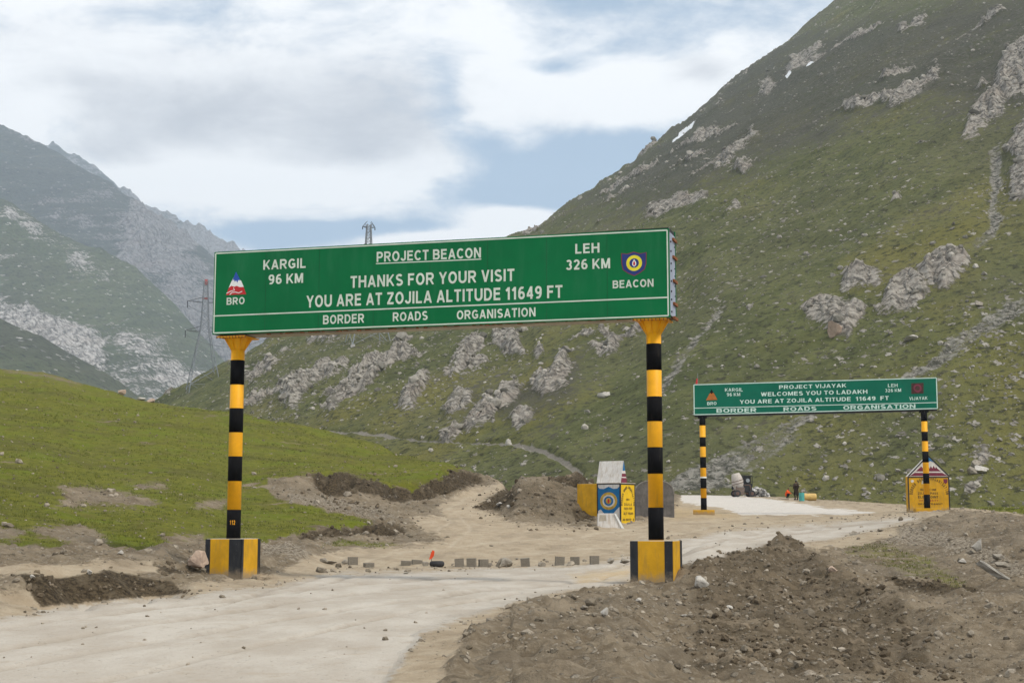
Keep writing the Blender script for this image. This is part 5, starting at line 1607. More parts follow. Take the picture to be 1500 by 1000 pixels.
PMn.poly('gable_maroon', [gx(.19, .23), gx(.81, .23), gx(.72, .38), gx(.69, .46), gx(.67, .37), gx(.63, .52), gx(.60, .38), gx(.56, .50), gx(.53, .36), gx(.50, .55), gx(.47, .38), gx(.44, .52), gx(.42, .38), gx(.38, .5), gx(.36, .4), gx(.33, .48), gx(.28, .40)], M_maroon, gb, .006, True)
PMn.poly('gable_blue', [gx(.36, .68), gx(.44, .74), gx(.5, .70), gx(.56, .76), gx(.64, .68), gx(.5, .98)], M_bluew, gb, .006, True)
for s in ((gx(.0, -.01), gx(.5, 1.03)), (gx(.5, 1.03), gx(1.0, -.01))):
    PMn.strip('black_border', list(s), .07, M_blkw, gb, .010, True)
arc_text(PMn, 'BORDER ROADS ORGANISATION', mx, zbm + H * .48, Wd * .40, H * .42, 176, 4, .17, M_ink, t, .62, .02, .007)
for s, za, w0, w1, h, mm in (('HIGHEST ONE', .595, .30, .68, .12, M_ink), ('ZOJI LA PASS', .49, .24, .72, .13, M_ink), ('ELE - POINT', .385, .24, .72, .13, M_ink),
                         ('HT 11649 FT', .29, .27, .72, .10, M_ink2), ('DRAS  TRANSIT', .20, .24, .82, .09, M_ink)):
    PMn.text_local(s, xa + Wd * w0, zbm + H * za, xa + Wd * w1, zbm + H * za, h, mm, t, .014, .007)
PMn.poly('small_shield', [(xb - .33, zs - .14), (xb - .10, zs - .14), (xb - .11, zs - .33), (xb - .21, zs - .42), (xb - .32, zs - .33)], M_maroon, t, .007, True)
PMn.disc('small_emblem', xa + .26, zs - .26, .09, .08, M_whitew, t, .007, 14)
PMn.poly('whitewash_patch', [(mx - .42, zs - .42), (mx - .1, zs - .40), (mx - .12, zs - .15), (mx - .38, zs - .18)], M_cem, t, .006, True)

# ------------------------------------------------------------------ row of concrete blocks and stones across the road
M_conc = stone_material('worn_grey_concrete', (0.24, 0.215, 0.175), (0.36, 0.33, 0.28), 9.0)
M_stone = stone_material('brown_grey_stone', (0.19, 0.165, 0.13), (0.33, 0.30, 0.25), 5.0)
M_pinkst = stone_material('pinkish_granite', (0.34, 0.24, 0.18), (0.46, 0.36, 0.28), 3.0)
M_palest = stone_material('pale_limestone', (0.36, 0.34, 0.30), (0.52, 0.49, 0.44), 4.0)
M_rubber = paint('black_rubber', (0.03, 0.03, 0.032), 0.8, 0.2, 5)
M_flag = paint('orange_red_cloth', (0.70, 0.075, 0.02), 0.8, 0.1, 5)


def ribbed_block():
    """square concrete test block with grooves down its sides"""
    n = 6
    pts = []
    for side in range(4):
        a = side * math.pi / 2
        c, s = math.cos(a), math.sin(a)
        for k in range(n):
            u0 = -.5 + k / n; u1 = u0 + 0.72 / n; u2 = -.5 + (k + 1) / n
            for u, d in ((u0, .5), (u1, .5), (u1 + .06 / n, .46), (u2 - .06 / n, .46)):
                x, y = u, -d
                pts.append((x * c - y * s, x * s + y * c))
    bm = bmesh.new()
    bot = [bm.verts.new((x, y, 0)) for x, y in pts]; top = [bm.verts.new((x, y, 1)) for x, y in pts]
    bm.faces.new(bot[::-1]); bm.faces.new(top)
    for i in range(len(pts)):
        j = (i + 1) % len(pts)
        bm.faces.new((bot[i], bot[j], top[j], top[i]))
    bmesh.ops.recalc_face_normals(bm, faces=bm.faces)
    me = bpy.data.meshes.new('concrete_block'); bm.to_mesh(me); bm.free()
    me.materials.append(M_conc)
    return me


block_me = ribbed_block()
GB = 'concrete blocks and stones set in a row across the road'
blocks = [(516, 827, 13.5, 11, 3, 'upright ribbed concrete block at the far left end of the row, against a dark boulder'),
          (539.5, 831, 13, 6, 8, 'low flat concrete block lying alone on the left of the row'),
          (594, 828.3, 13.5, 6.2, -4, 'low flat concrete block just left of another flat one, left of the red flag'),
          (610, 826, 13.5, 6, 5, 'low flat concrete block beside the grey stone left of the red flag'),
          (673, 830.2, 12.5, 11.5, 2, 'first upright ribbed concrete block right of the red flag'),
          (690.5, 830, 12.5, 11.5, -5, 'second upright ribbed concrete block right of the red flag'),
          (708, 830, 12.5, 11, 6, 'third upright ribbed block right of the red flag, a small stone leaning on it'),
          (770, 829.6, 12.5, 11.3, -2, 'upright ribbed concrete block between the leaning slab and a flat brown stone'),
          (819.5, 828, 12.8, 11.3, 3, 'upright ribbed concrete block just right of the flat brown stone'),
          (842.5, 827, 12.5, 11.3, -3, 'upright ribbed concrete block, middle of three near the right end of the row'),
          (871, 826, 12.3, 11.3, 4, 'upright ribbed concrete block at the right end of the row before the last stones')]
for i, (px, row, w, h, rz, lab) in enumerate(blocks):
    p = on_ground(px, row)
    s = FOC / p.y
    o = new_obj('concrete_block', block_me)
    ph = math.atan2(p.x, p.y)
    o.location = (p.x, p.y + w / s * .5, p.z - .02)
    rb = random.Random(i * 7 + 3)
    o.rotation_euler = (math.radians(rb.uniform(-3, 3)), math.radians(rb.uniform(-5, 5)), math.radians(rz * 2.2) - ph)
    o.scale = (w / s, w / s * .95, (h / s + .03) * rb.uniform(.93, 1.06))
    tag(o, lab, 'concrete block', GB)


def boulder_mesh(seed, sx, sy, sz, mat, cuts=14, sub=3, rough=.16, cut=(.36, .68)):
    rg = np.random.default_rng(seed)
    bm = bmesh.new()
    bmesh.ops.create_icosphere(bm, subdivisions=sub, radius=1.0)
    v = np.array([q.co[:] for q in bm.verts])
    for _ in range(cuts):
        d = rg.normal(size=3); d /= np.linalg.norm(d)
        e = np.maximum(v @ d - rg.uniform(*cut), 0)
        v = v - e[:, None] * d
    v /= np.abs(v).max(0)
    n = fbm(v[:, 0] * 2.1 + v[:, 2] * 1.3 + seed, v[:, 1] * 2.1 - v[:, 2], 4, seed)
    v = v * (1 + rough * n)[:, None]
    v = v * np.array([sx, sy, sz])
    for q, c in zip(bm.verts, v):
        q.co = c
    me = bpy.data.meshes.new('boulder')
    bm.to_mesh(me); bm.free()
    me.materials.append(mat)
    at = me.attributes.new('tone', 'FLOAT', 'POINT')
    at.data.foreach_set('value', np.full(len(v), rg.uniform(.3, .8), np.float32))
    return me


def boulder(px, row, w, h, mat, label, cat='boulder', seed=0, tilt=0, deep=.8, group=None, name='boulder', p=None, sink=.12, **kw):
    p = on_ground(px, row) if p is None else p
    s = FOC / p.y
    me = boulder_mesh(seed + int(px), w / s / 2, w / s / 2 * deep, h / s / 2 * (1 + sink), mat, **kw)
    o = new_obj(name, me)
    o.location = (p.x, p.y + w / s / 2 * deep * .8, p.z + h / s / 2 * (1 - sink))
    o.rotation_euler = (0, math.radians(tilt), 0)
    return tag(o, label, cat, group)


B = boulder
B(504, 826.5, 11, 9, M_stone, 'dark rounded boulder touching the leftmost upright concrete block', 'stone', 1)
B(483, 826, 24, 5, M_stone, 'flat brown slab lying left of the row of blocks', 'stone', 2, 4, .6)
B(474, 824, 12, 7, M_stone, 'small jagged stone at the far left of the row', 'stone', 3)
B(595.5, 840, 10, 3.2, M_stone, 'small flat stone lying on the road in front of the flat blocks', 'stone', 4)
B(622.5, 829, 12, 7, M_conc, 'pale grey stone at the foot of the red flag', 'stone', 5)
B(740, 830, 22, 14, M_stone, 'cracked brown boulder resting on edge in the middle of the row', 'boulder', 7)
B(731, 830, 6, 14, M_stone, 'narrow slab leaning against the cracked brown boulder', 'stone', 8, 26)
B(717, 830, 8, 6, M_stone, 'small wedge stone leaning on the third ribbed block', 'stone', 9)
B(792.5, 829, 15, 7.5, M_stone, 'flat brown stone between two ribbed blocks right of the middle', 'stone', 10)
B(894, 825.5, 12.5, 8.5, M_stone, 'pointed stone just right of the last ribbed block', 'stone', 11)
B(915, 825.5, 17, 8, M_stone, 'low broad stone beside the yellow footing of the right post', 'stone', 12)
# worn tyre half with the red flag
p = on_ground(640, 830)
t = thing('worn_tyre', 'black worn tyre lying in the row of stones beneath a small red flag', 'tyre', p)
bm = bmesh.new()
s = FOC / p.y
R_, r_t = 11 / s, .075
rings = []
for k in range(24):
    a = 2 * math.pi * k / 24
    ring = []
    for j in range(10):
        b = 2 * math.pi * j / 10
        ring.append(bm.verts.new(((R_ - r_t + r_t * math.cos(b)) * math.cos(a), (R_ - r_t + r_t * math.cos(b)) * math.sin(a) * .8, .085 + r_t * 1.1 * math.sin(b))))
    rings.append(ring)
for k in range(24):
    for j in range(10):
        bm.faces.new((rings[k][j], rings[(k + 1) % 24][j], rings[(k + 1) % 24][(j + 1) % 10], rings[k][(j + 1) % 10]))
bm_obj('tyre_body', bm, M_rubber, t, True)
p2 = on_ground(632, 830)
t = thing('red_flag', 'small orange-red warning flag on a stick stuck among the stones across the road', 'flag', p2)
bm_obj('stick', add_bar(bmesh.new(), (0, .1, -.05), (-.02, .1, .42), .018), M_stone, t)
bm = bmesh.new()
fp_ = [(-.06, .20), (.00, .22), (.05, .30), (.065, .42), (.02, .46), (-.02, .36), (-.04, .28)]
add_prism(bm, [(x * 1.2, z) for x, z in fp_], .085, .098)
bm_obj('cloth', bm, M_flag, t)

# boulders and single stones near the road
B(287, 838.5, 28, 31, M_pinkst, 'pinkish boulder behind the left footing of the big sign', 'boulder', 21, 0, .8, rough=.2)
B(1029, 862, 23, 18, M_palest, 'tan rock on the dirt just right of the right footing', 'rock', 22, 0, .8)
B(886, 905, 12, 15, M_palest, 'pale upright stone in the gravel verge at the bottom of the picture', 'stone', 23)
B(936, 883, 9, 7, M_palest, 'small white stone in the gravel below the right footing', 'stone', 24)
B(856, 893, 12, 7, M_stone, 'small brown stone in the gravel verge left of the pale upright stone', 'stone', 25)
B(1220, 840, 22, 11, M_pinkst, 'long tan stone at the left edge of the green patch on the bank', 'stone', 26, 22)
B(1434, 811, 17, 24, M_palest, 'upright grey shard on the gravelly bank at the right', 'rock', 27, 18)
p = on_ground(1460, 852); s = FOC / p.y
bm = box(-26 / s, 26 / s, -5 / s, 5 / s, -2.5 / s, 2.5 / s)
bmesh.ops.subdivide_edges(bm, edges=bm.edges[:], cuts=5, use_grid_fill=True)
for v in bm.verts:
    k_ = fbm(np.array([v.co.x * 6 + 3]), np.array([v.co.z * 9 + v.co.y * 6]), 3, 4)[0]
    v.co += Vector((k_ * .06, k_ * .05, k_ * .05))
    v.co.z *= 1 - .35 * abs(v.co.x) / (26 / s)
so = bm_obj('rock_slab', bm, M_palest)
so.location = p + Vector((0, .2, 13.5 / s)); so.rotation_euler = (math.radians(-40), math.radians(33), 0)
tag(so, 'long pale slab lying aslant on the right bank', 'rock')
B(1472, 832, 26, 10, M_stone, 'grey slab above the long pale slab on the right bank', 'rock', 29, 12)
B(1466, 820, 18, 9, M_stone, 'smaller grey stone just above the grey slab on the right bank', 'rock', 30, 8)
B(1412, 826, 15, 8, M_palest, 'pale stone left of the long slab on the right bank', 'stone', 31)
B(1290, 778, 14, 4, M_stone, 'dark flat stone at the road edge right of the mound', 'stone', 32)
B(1252, 783, 16, 4, M_stone, 'dark flat stone on the pale road beyond the mound', 'stone', 33)
B(175, 812.5, 11, 7, M_palest, 'single white stone at the lower edge of the green slope', 'stone', 34)
B(46, 848, 9, 7, M_palest, 'white stone on the rim of the dark ditch at the left', 'stone', 35)
B(130, 842, 9, 8, M_palest, 'pale stone in the top of the dark ditch face', 'stone', 36)
B(1070, 893, 10, 6, M_palest, 'pale stone on the lower dirt slope', 'stone', 37)
B(1001, 905, 11, 5, M_palest, 'tan flat stone on the dirt slope below the right footing', 'stone', 38)
B(757, 819.5, 5, 3, M_stone, 'tiny dark stone on the open dirt behind the row', 'stone', 39)
B(720, 800, 8, 2.5, M_stone, 'dark clod on the dirt track left of the mound', 'stone', 40)
B(745, 745, 9, 6, M_palest, 'pale block on the brown mound', 'stone', 41)
B(731, 741, 10, 6, M_palest, 'grey stone at the left foot of the brown mound', 'stone', 42)
# the pale stones on the skyline of the knoll
def on_knoll(px):
    ys = np.linspace(85, 140, 400)
    x = (px - 750) / FOC * ys
    z = gz(x, ys)
    k = np.argmax((z - EYE) / ys)
    return Vector((x[k], ys[k] - 1.0, float(gz(x[k], ys[k] - 1.0)[0])))
for (px, w, h, mm, lab, sd) in ((181, 14, 10, M_pinkst, 'tan boulder on the skyline of the green knoll, leftmost of three', 51), (208, 14, 6, M_palest, 'low grey stone on the skyline between the two tan boulders', 52), (225, 17, 8.5, M_pinkst, 'orange-tan boulder on the skyline of the green knoll, rightmost of three', 53)):
    B(px, 0, w, h, mm, lab, 'boulder', sd, p=on_knoll(px))


def on_hill(px, row):
    d = (PXh - px) ** 2 + (ROWh - row) ** 2
    d = np.where(HY > 960, 1e9, d)
    d[-14:] = 1e9
    k = np.unravel_index(np.argmin(d), d.shape)
    return Vector((HX[k], HY[k], HZ[k]))


for (px, row, w, h, mm, lab) in ((885, 584, 20, 13, M_palest, 'pale boulder on the green slope above the shield monument'), (1430, 394, 9, 8, M_palest, 'white round boulder beside the big pale crag'),
                                 (1443, 694, 24, 15, M_palest, 'pale boulder of the cluster on the slope right of the house-shaped monument'), (1426, 697, 20, 14, M_stone, 'darker boulder left of the pale one on the slope at the right'),
                                 (1434, 684, 22, 12, M_stone, 'dark boulder on top of the cluster on the slope at the right'), (1230, 492, 28, 26, M_pinkst, 'rounded pinkish boulder below the left crag of the mountainside'),
                                 (1340, 498, 30, 10, M_palest, 'flat grey boulder under the big pale crag'), (1437, 448, 14, 10, M_stone, 'small grey boulder on the slope right of the big crag'),
                                 (745, 652, 12, 12, M_palest, 'grey boulder beside the far track'), (1022, 568 + 40, 14, 6, M_palest, 'flat stone on the green slope left of the far sign')):
    B(px, row, w, h, mm, lab, 'boulder', int(row), p=on_hill(px, row), rough=.25)

# ------------------------------------------------------------------ lattice towers on the hillside
def lattice_tower(loc, hgt, wb, wt, arms, label, pillar, top_red=False, rz=.35, foot_h=0.0):
    t = thing('lattice_tower', label, 'pylon', loc, rz, None)
    def half(z):
        k = z / hgt
        return (wb + (wt - wb) * min(1, k / .62)) / 2 if k < .62 else wt / 2 * (1 - .55 * (k - .62) / .38)
    lev = [0, .15, .28, .39, .48, .55, .62, .68, .74, .80, .86, .91, .96, 1.0]
    lev = [l * hgt for l in lev]
    w = .17
    sg = ((-1, -1), (1, -1), (1, 1), (-1, 1))
    for sx, sy in sg:
        bm = bmesh.new()
        for a, b in zip(lev, lev[1:]):
            add_bar(bm, (sx * half(a), sy * half(a), a), (sx * half(b), sy * half(b), b), w)
        bm_obj('leg', bm, M_steel, t)
        if pillar:
            b0 = half(0)
            bm_obj('concrete_pillar', box(sx * b0 - .45, sx * b0 + .45, sy * b0 - .45, sy * b0 + .45, -pillar - 3, .0, .05), M_pillar, t)
    bm = bmesh.new()
    for i, (a, b) in enumerate(zip(lev, lev[1:])):
        for k in range(4):
            s0, s1 = sg[k], sg[(k + 1) % 4]
            ha, hb = half(a), half(b)
            add_bar(bm, (s0[0] * ha, s0[1] * ha, a), (s1[0] * hb, s1[1] * hb, b), .09)
            add_bar(bm, (s1[0] * ha, s1[1] * ha, a), (s0[0] * hb, s0[1] * hb, b), .09)
            if i: add_bar(bm, (s0[0] * ha, s0[1] * ha, a), (s1[0] * ha, s1[1] * ha, a), .09)
    bm_obj('bracing', bm, M_steel, t)
    for z, L in arms:
        for sgn in (-1, 1):
            h0 = half(z)
            bm = bmesh.new()
            tip = (sgn * L, 0, z + .2)
            for sy in (-1, 1):
                add_bar(bm, (sgn * h0, sy * h0, z), tip, .12)
                add_bar(bm, (sgn * h0, sy * h0, z + 1.4), tip, .10)
            for k in (.3, .6):
                add_bar(bm, (sgn * (h0 + (L - h0) * k), -h0 * (1 - k), z), (sgn * (h0 + (L - h0) * k), h0 * (1 - k), z), .07)
                add_bar(bm, (sgn * (h0 + (L - h0) * k), h0 * (1 - k), z), (sgn * (h0 + (L - h0) * k), h0 * (1 - k), z + 1.3 * (1 - k)), .07)
            arm = bm_obj('crossarm', bm, M_dksteel, t)
            bm_obj('insulator', add_cyl(bmesh.new(), (sgn * L, 0, z + .15), (sgn * L, 0, z - min(2.4, .35 * L)), .11, seg=8), M_dkiron, arm)
    if top_red:
        bm_obj('red_panel', box(-.4, .4, -.4, .4, hgt * .965, hgt + .3, .02), M_redf, t)
        bm_obj('red_panel', box(-.8, .8, -.6, .6, hgt * .848, hgt * .858, .02), M_redf, t)
    return t


M_pillar = paint('weathered_white_concrete', (0.42, 0.41, 0.39), 0.9, 0.15, 1.0, 0.1, dirt=0.4)
M_dksteel = paint('dark_galvanised_steel', (0.11, 0.115, 0.12), 0.6, 0.15, 2.0)
M_redf = paint('faded_red_paint', (0.42, 0.10, 0.09), 0.7, 0.15, 3.0)
b1 = P(297, 592, 400)
lattice_tower(b1, 184 / (FOC / 400) , 10.0, 2.2, [(29.0, 5.0), (20.6, 5.4)], 'grey lattice pylon with red top left of the big sign', 0, True)
b2_ = P(538, 509, 331)
lattice_tower(b2_, 185 / (FOC / 331), 9.2, 1.9, [(28.6, 1.5), (23.2, 3.6), (17.0, 4.2)], 'lattice pylon on white concrete pillars, its tip showing above the big sign', 4.0)


# power cables slung between the pylons and on up the slope
M_wire = paint('aluminium_cable', (0.16, 0.17, 0.18), 0.6, 0.05)
def cable(p, q, sag, label):
    bm = bmesh.new(); n = 26; prev = None
    for k in range(n + 1):
        u = k / n
        v = p.lerp(q, u) - Vector((0, 0, sag * 4 * u * (1 - u)))
        if prev is not None: add_cyl(bm, prev, v, .055, seg=5, caps=False)
        prev = v
    tag(bm_obj('power_cable', bm, M_wire), label, 'cable', 'power cables between the lattice pylons')
t1 = P(275, 447, 400); t1b = P(272, 490, 400); t2 = P(517, 372, 331); t2b = P(512, 402, 331)
cable(t1, t2, 9, 'thin power cable running from the left pylon behind the big sign, upper one')
cable(t1b, t2b, 9, 'thin power cable running from the left pylon behind the big sign, lower one')
cable(P(560, 372, 331), P(1300, 420, 360), 26, 'thin power cable crossing the mountainside above the far sign')
cable(P(562, 402, 331), P(1700, 480, 330), 22, 'thin power cable crossing the slope to the right edge')

# ------------------------------------------------------------------ road crew beyond the far sign
def skin_mesh(name, verts, edges, radii, root=0, sub=1):
    me = bpy.data.meshes.new(name)
    me.from_pydata(verts, edges, [])
    o = bpy.data.objects.new(name, me)
    COL.objects.link(o)
    m1 = o.modifiers.new('skin', 'SKIN')
    m1.use_smooth_shade = True
    m2 = o.modifiers.new('sub', 'SUBSURF'); m2.levels = sub; m2.render_levels = sub
    for i, r in enumerate(radii):
        rr = r if isinstance(r, tuple) else (r, r)
        me.skin_vertices[0].data[i].radius = rr
    me.skin_vertices[0].data[root].use_root = True
    dg = bpy.context.evaluated_depsgraph_get()
    out = bpy.data.meshes.new_from_object(o.evaluated_get(dg))
    bpy.data.objects.remove(o)
    out.name = name
    return out


def hand_mesh(wrist, direction, side):
    """palm with four fingers and a thumb, slightly curled"""
    d = Vector(direction).normalized()
    u = d.cross(Vector((0, 1, 0.2))).normalized() * side
    n = d.cross(u).normalized()
    w = Vector(wrist)
    V = [w, w + d * .05, w + d * .09]
    E = [(0, 1), (1, 2)]
    Rr = [(.022, .018), (.034, .016), (.034, .014)]
    for k, (o_, L) in enumerate(((-.028, .062), (-.010, .072), (.010, .068), (.027, .054))):
        b = w + d * .09 + u * o_
        i = len(V)
        V += [b, b + d * L * .55 + n * .006, b + d * L + n * .022]
        E += [(2, i), (i, i + 1), (i + 1, i + 2)]
        Rr += [(.009, .009), (.008, .008), (.007, .007)]
    b = w + d * .03 + u * .030
    i = len(V)
    V += [b, b + d * .03 + u * .022, b + d * .055 + u * .028 + n * .01]
    E += [(1, i), (i, i + 1), (i + 1, i + 2)]
    Rr += [(.012, .012), (.010, .010), (.008, .008)]
    return skin_mesh('hand', [tuple(v) for v in V], E, Rr, 0, 1)


M_skin = paint('sunburnt_skin', (0.24, 0.12, 0.07), 0.6, 0.1, 8)
M_hair = paint('dark_hair', (0.012, 0.010, 0.009), 0.7, 0.2, 8)
M_brown = paint('dark_brown_wool', (0.050, 0.036, 0.028), 0.95, 0.25, 6, 0.05, bump=.6)
M_brown2 = paint('greyish_brown_trousers', (0.16, 0.125, 0.105), 0.95, 0.2, 6, 0.05, bump=.6)
M_black = paint('black_cloth', (0.016, 0.017, 0.022), 0.95, 0.2, 6, 0.05, bump=.6)
M_orangev = paint('orange_safety_cloth', (0.85, 0.11, 0.02), 0.8, 0.1, 6, 0.1)
M_pants = paint('pale_dusty_trousers', (0.36, 0.32, 0.28), 0.95, 0.15, 6, 0.05)


def person(loc, rz, label, J, coat, legs_m, scale=1.0, long_coat=False, hat=None):
    """J: joints in metres, x right, y ahead of the figure (negative = the way it faces)"""
    t = thing('person', label, 'person', loc, rz)
    t.scale = (scale,) * 3
    g = lambda k: J[k]
    names = ['pelvis', 'belly', 'chest', 'neck', 'shL', 'elL', 'wrL', 'shR', 'elR', 'wrR', 'hipL', 'knL', 'anL', 'toeL', 'hipR', 'knR', 'anR', 'toeR']
    V = [J[k] for k in names]
    ix = {k: i for i, k in enumerate(names)}
    E = [(ix[a], ix[b]) for a, b in (('pelvis', 'belly'), ('belly', 'chest'), ('chest', 'neck'), ('chest', 'shL'), ('shL', 'elL'), ('elL', 'wrL'), ('chest', 'shR'), ('shR', 'elR'), ('elR', 'wrR'),
                                     ('pelvis', 'hipL'), ('hipL', 'knL'), ('knL', 'anL'), ('anL', 'toeL'), ('pelvis', 'hipR'), ('hipR', 'knR'), ('knR', 'anR'), ('anR', 'toeR'))]
    R = [(.15, .12), (.155, .12), (.17, .13), (.065, .065), .085, .058, .042, .085, .058, .042, .105, .072, .05, .04, .105, .072, .05, .04]
    me = skin_mesh('body', V, E, R, 0, 2)
    zc = J['pelvis'][2] - .02
    me.materials.append(coat); me.materials.append(legs_m)
    hipy = J['pelvis'][2]
    for p in me.polygons:
        c = p.center
        knee = min((c - Vector(J[k])).length for k in ('knL', 'anL', 'toeL', 'knR', 'anR', 'toeR'))
        top = min((c - Vector(J[k])).length for k in ('pelvis', 'belly', 'chest', 'elL', 'wrL', 'elR', 'wrR', 'shL', 'shR'))
        p.material_index = 1 if knee < top else 0
    body = new_obj('body', me, t)
    nk = Vector(J['neck']); hd = Vector(J['head'])
    bm = bmesh.new()
    bmesh.ops.create_uvsphere(bm, u_segments=20, v_segments=14, radius=1.0)
    for v in bm.verts:
        x, y, z = v.co
        yy = y * .098
        if y < 0 and z < 0: yy *= (1 - .15 * abs(z))
        zz_ = z * .118
        xx = x * .078 * (1 - .22 * max(0, -z))
        if y < -.55 and abs(x) < .25 and -.35 < z < .12: yy -= .020 * (1 - abs(x) / .25)       # nose
        if y < -.6 and .12 < z < .3 and .2 < abs(x) < .55: yy += .008                             # eye sockets
        v.co = Vector((xx, yy, zz_))
    for sx in (-1, 1):
        bmesh.ops.create_icosphere(bm, subdivisions=1, radius=.022, matrix=Matrix.Translation((sx * .08, .01, -.005)) @ Matrix.Diagonal((.4, .8, 1.3, 1)))
    add_cyl(bm, (0, .01, -.17), (0, .01, -.06), .050, .045, 12)
    bmesh.ops.translate(bm, vec=hd, verts=bm.verts)
    head = bm_obj('head', bm, M_skin, t, True)
    bm = bmesh.new()
    for sx in (-1, 1):
        bmesh.ops.create_icosphere(bm, subdivisions=1, radius=.011, matrix=Matrix.Translation(hd + Vector((sx * .028, -.083, .022))))
    add_box(bm, hd.x - .024, hd.x + .024, hd.y - .092, hd.y - .078, hd.z - .052, hd.z - .044)
    bm_obj('eyes_and_mouth', bm, M_hair, head)
    bm = bmesh.new()
    bmesh.ops.create_uvsphere(bm, u_segments=18, v_segments=10, radius=1.0)
    bmesh.ops.delete(bm, geom=[v for v in bm.verts if v.co.z < -.1 - .5 * max(0, v.co.y) + (.45 if v.co.y < -.3 else 0)], context='VERTS')
    for v in bm.verts:
        v.co = Vector((v.co.x * .087, v.co.y * .107 + .004, v.co.z * .128)) + hd
    bmesh.ops.solidify(bm, geom=bm.faces[:], thickness=.008)
    bm_obj('hair' if hat is None else 'cap', bm, M_hair if hat is None else hat, head, True)
    for s_, sd in (('L', -1), ('R', 1)):
        wv = Vector(J['wr' + s_]); dv = wv - Vector(J['el' + s_])
        new_obj('hand', hand_mesh(wv + dv.normalized() * .015, dv, sd), t, M_skin)
        an = Vector(J['an' + s_]); to = Vector(J['toe' + s_])
        bm = bmesh.new(); add_box(bm, -.045, .045, -.15, .08, -.06, .03, .02)
        d_ = to - an
        bmesh.ops.rotate(bm, matrix=Matrix.Rotation(math.atan2(d_.x, -d_.y), 3, 'Z'), verts=bm.verts)
        bmesh.ops.translate(bm, vec=(an.x, an.y - .02, max(an.z - .03, .06)), verts=bm.verts)
        bm_obj('shoe', bm, M_black, t)
    if long_coat:
        pv = Vector(J['pelvis'])
        bm = bmesh.new()
        prof = [(.17, .34), (.18, .15), (.19, 0), (.215, -.2), (.245, -.42), (.25, -.52)]
        rings = []
        for r, z in prof:
            rings.append([bm.verts.new((pv.x + r * math.cos(a) * (1 + .05 * math.sin(5 * a)), pv.y + r * .78 * math.sin(a) * (1 + .06 * math.sin(7 * a)), pv.z + z)) for a in [2 * math.pi * k / 24 for k in range(24)]])
        for a, b in zip(rings, rings[1:]):
            for k in range(24):
                bm.faces.new((a[k], a[(k + 1) % 24], b[(k + 1) % 24], b[k]))
        bmesh.ops.solidify(bm, geom=bm.faces[:], thickness=.012)
        bm_obj('long_shirt', bm, coat, t, True)
    return t


STAND = dict(pelvis=(0, 0, .95), belly=(0, 0, 1.12), chest=(0, .0, 1.34), neck=(0, 0, 1.50), head=(0, -.02, 1.64), shL=(-.19, 0, 1.42), elL=(-.26, .02, 1.15), wrL=(-.22, -.14, .95),
             shR=(.19, 0, 1.42), elR=(.27, .03, 1.16), wrR=(.20, -.12, .98), hipL=(-.09, 0, .90), knL=(-.11, -.02, .50), anL=(-.12, .02, .09), toeL=(-.13, -.13, .05),
             hipR=(.09, 0, .90), knR=(.12, -.03, .50), anR=(.13, .03, .09), toeR=(.15, -.12, .05))
BEND = dict(pelvis=(0, .12, .80), belly=(0, .02, .95), chest=(0, -.16, 1.08), neck=(0, -.32, 1.15), head=(0, -.43, 1.20), shL=(-.19, -.20, 1.10), elL=(-.24, -.32, .86), wrL=(-.14, -.46, .70),
            shR=(.19, -.20, 1.10), elR=(.25, -.34, .86), wrR=(.14, -.48, .72), hipL=(-.10, .12, .78), knL=(-.14, -.06, .44), anL=(-.14, .10, .09), toeL=(-.15, -.06, .05),
            hipR=(.10, .12, .78), knR=(.15, -.08, .44), anR=(.15, .06, .09), toeR=(.17, -.10, .05))
SQUAT = dict(pelvis=(0, .10, .34), belly=(0, .04, .50), chest=(0, -.08, .70), neck=(0, -.14, .86), head=(0, -.20, .98), shL=(-.19, -.10, .78), elL=(-.27, -.24, .58), wrL=(-.14, -.42, .50),
             shR=(.19, -.10, .78), elR=(.27, -.24, .58), wrR=(.14, -.42, .50), hipL=(-.10, .08, .32), knL=(-.20, -.26, .50), anL=(-.17, .0, .09), toeL=(-.20, -.16, .05),
             hipR=(.10, .08, .32), knR=(.20, -.26, .50), anR=(.17, .0, .09), toeR=(.20, -.16, .05))


def spot(px, row):
    return on_ground(px, row, 90, 150)


p = spot(1166.5, 732)
sP = 28.5 / (FOC / p.y) / 1.76
person(p, math.radians(200), 'standing road worker in a dark brown long shirt, beyond the pale new road', STAND, M_brown, M_brown, sP, True)
p = spot(1156, 729.5)
person(p + Vector((0, 1.0, 0)), math.radians(60), 'squatting road worker in bright orange beside the standing one', SQUAT, M_orangev, M_black, 15.5 / (FOC / p.y) / 1.1)
pm = spot(1088, 727.5)
k = 33.5 / (FOC / pm.y) / 2.05
person(spot(1075, 726.5), math.radians(95), 'worker in black jacket and pale trousers bending at the left side of the concrete mixer', BEND, M_black, M_pants, 20.5 / (FOC / pm.y) / 1.32)


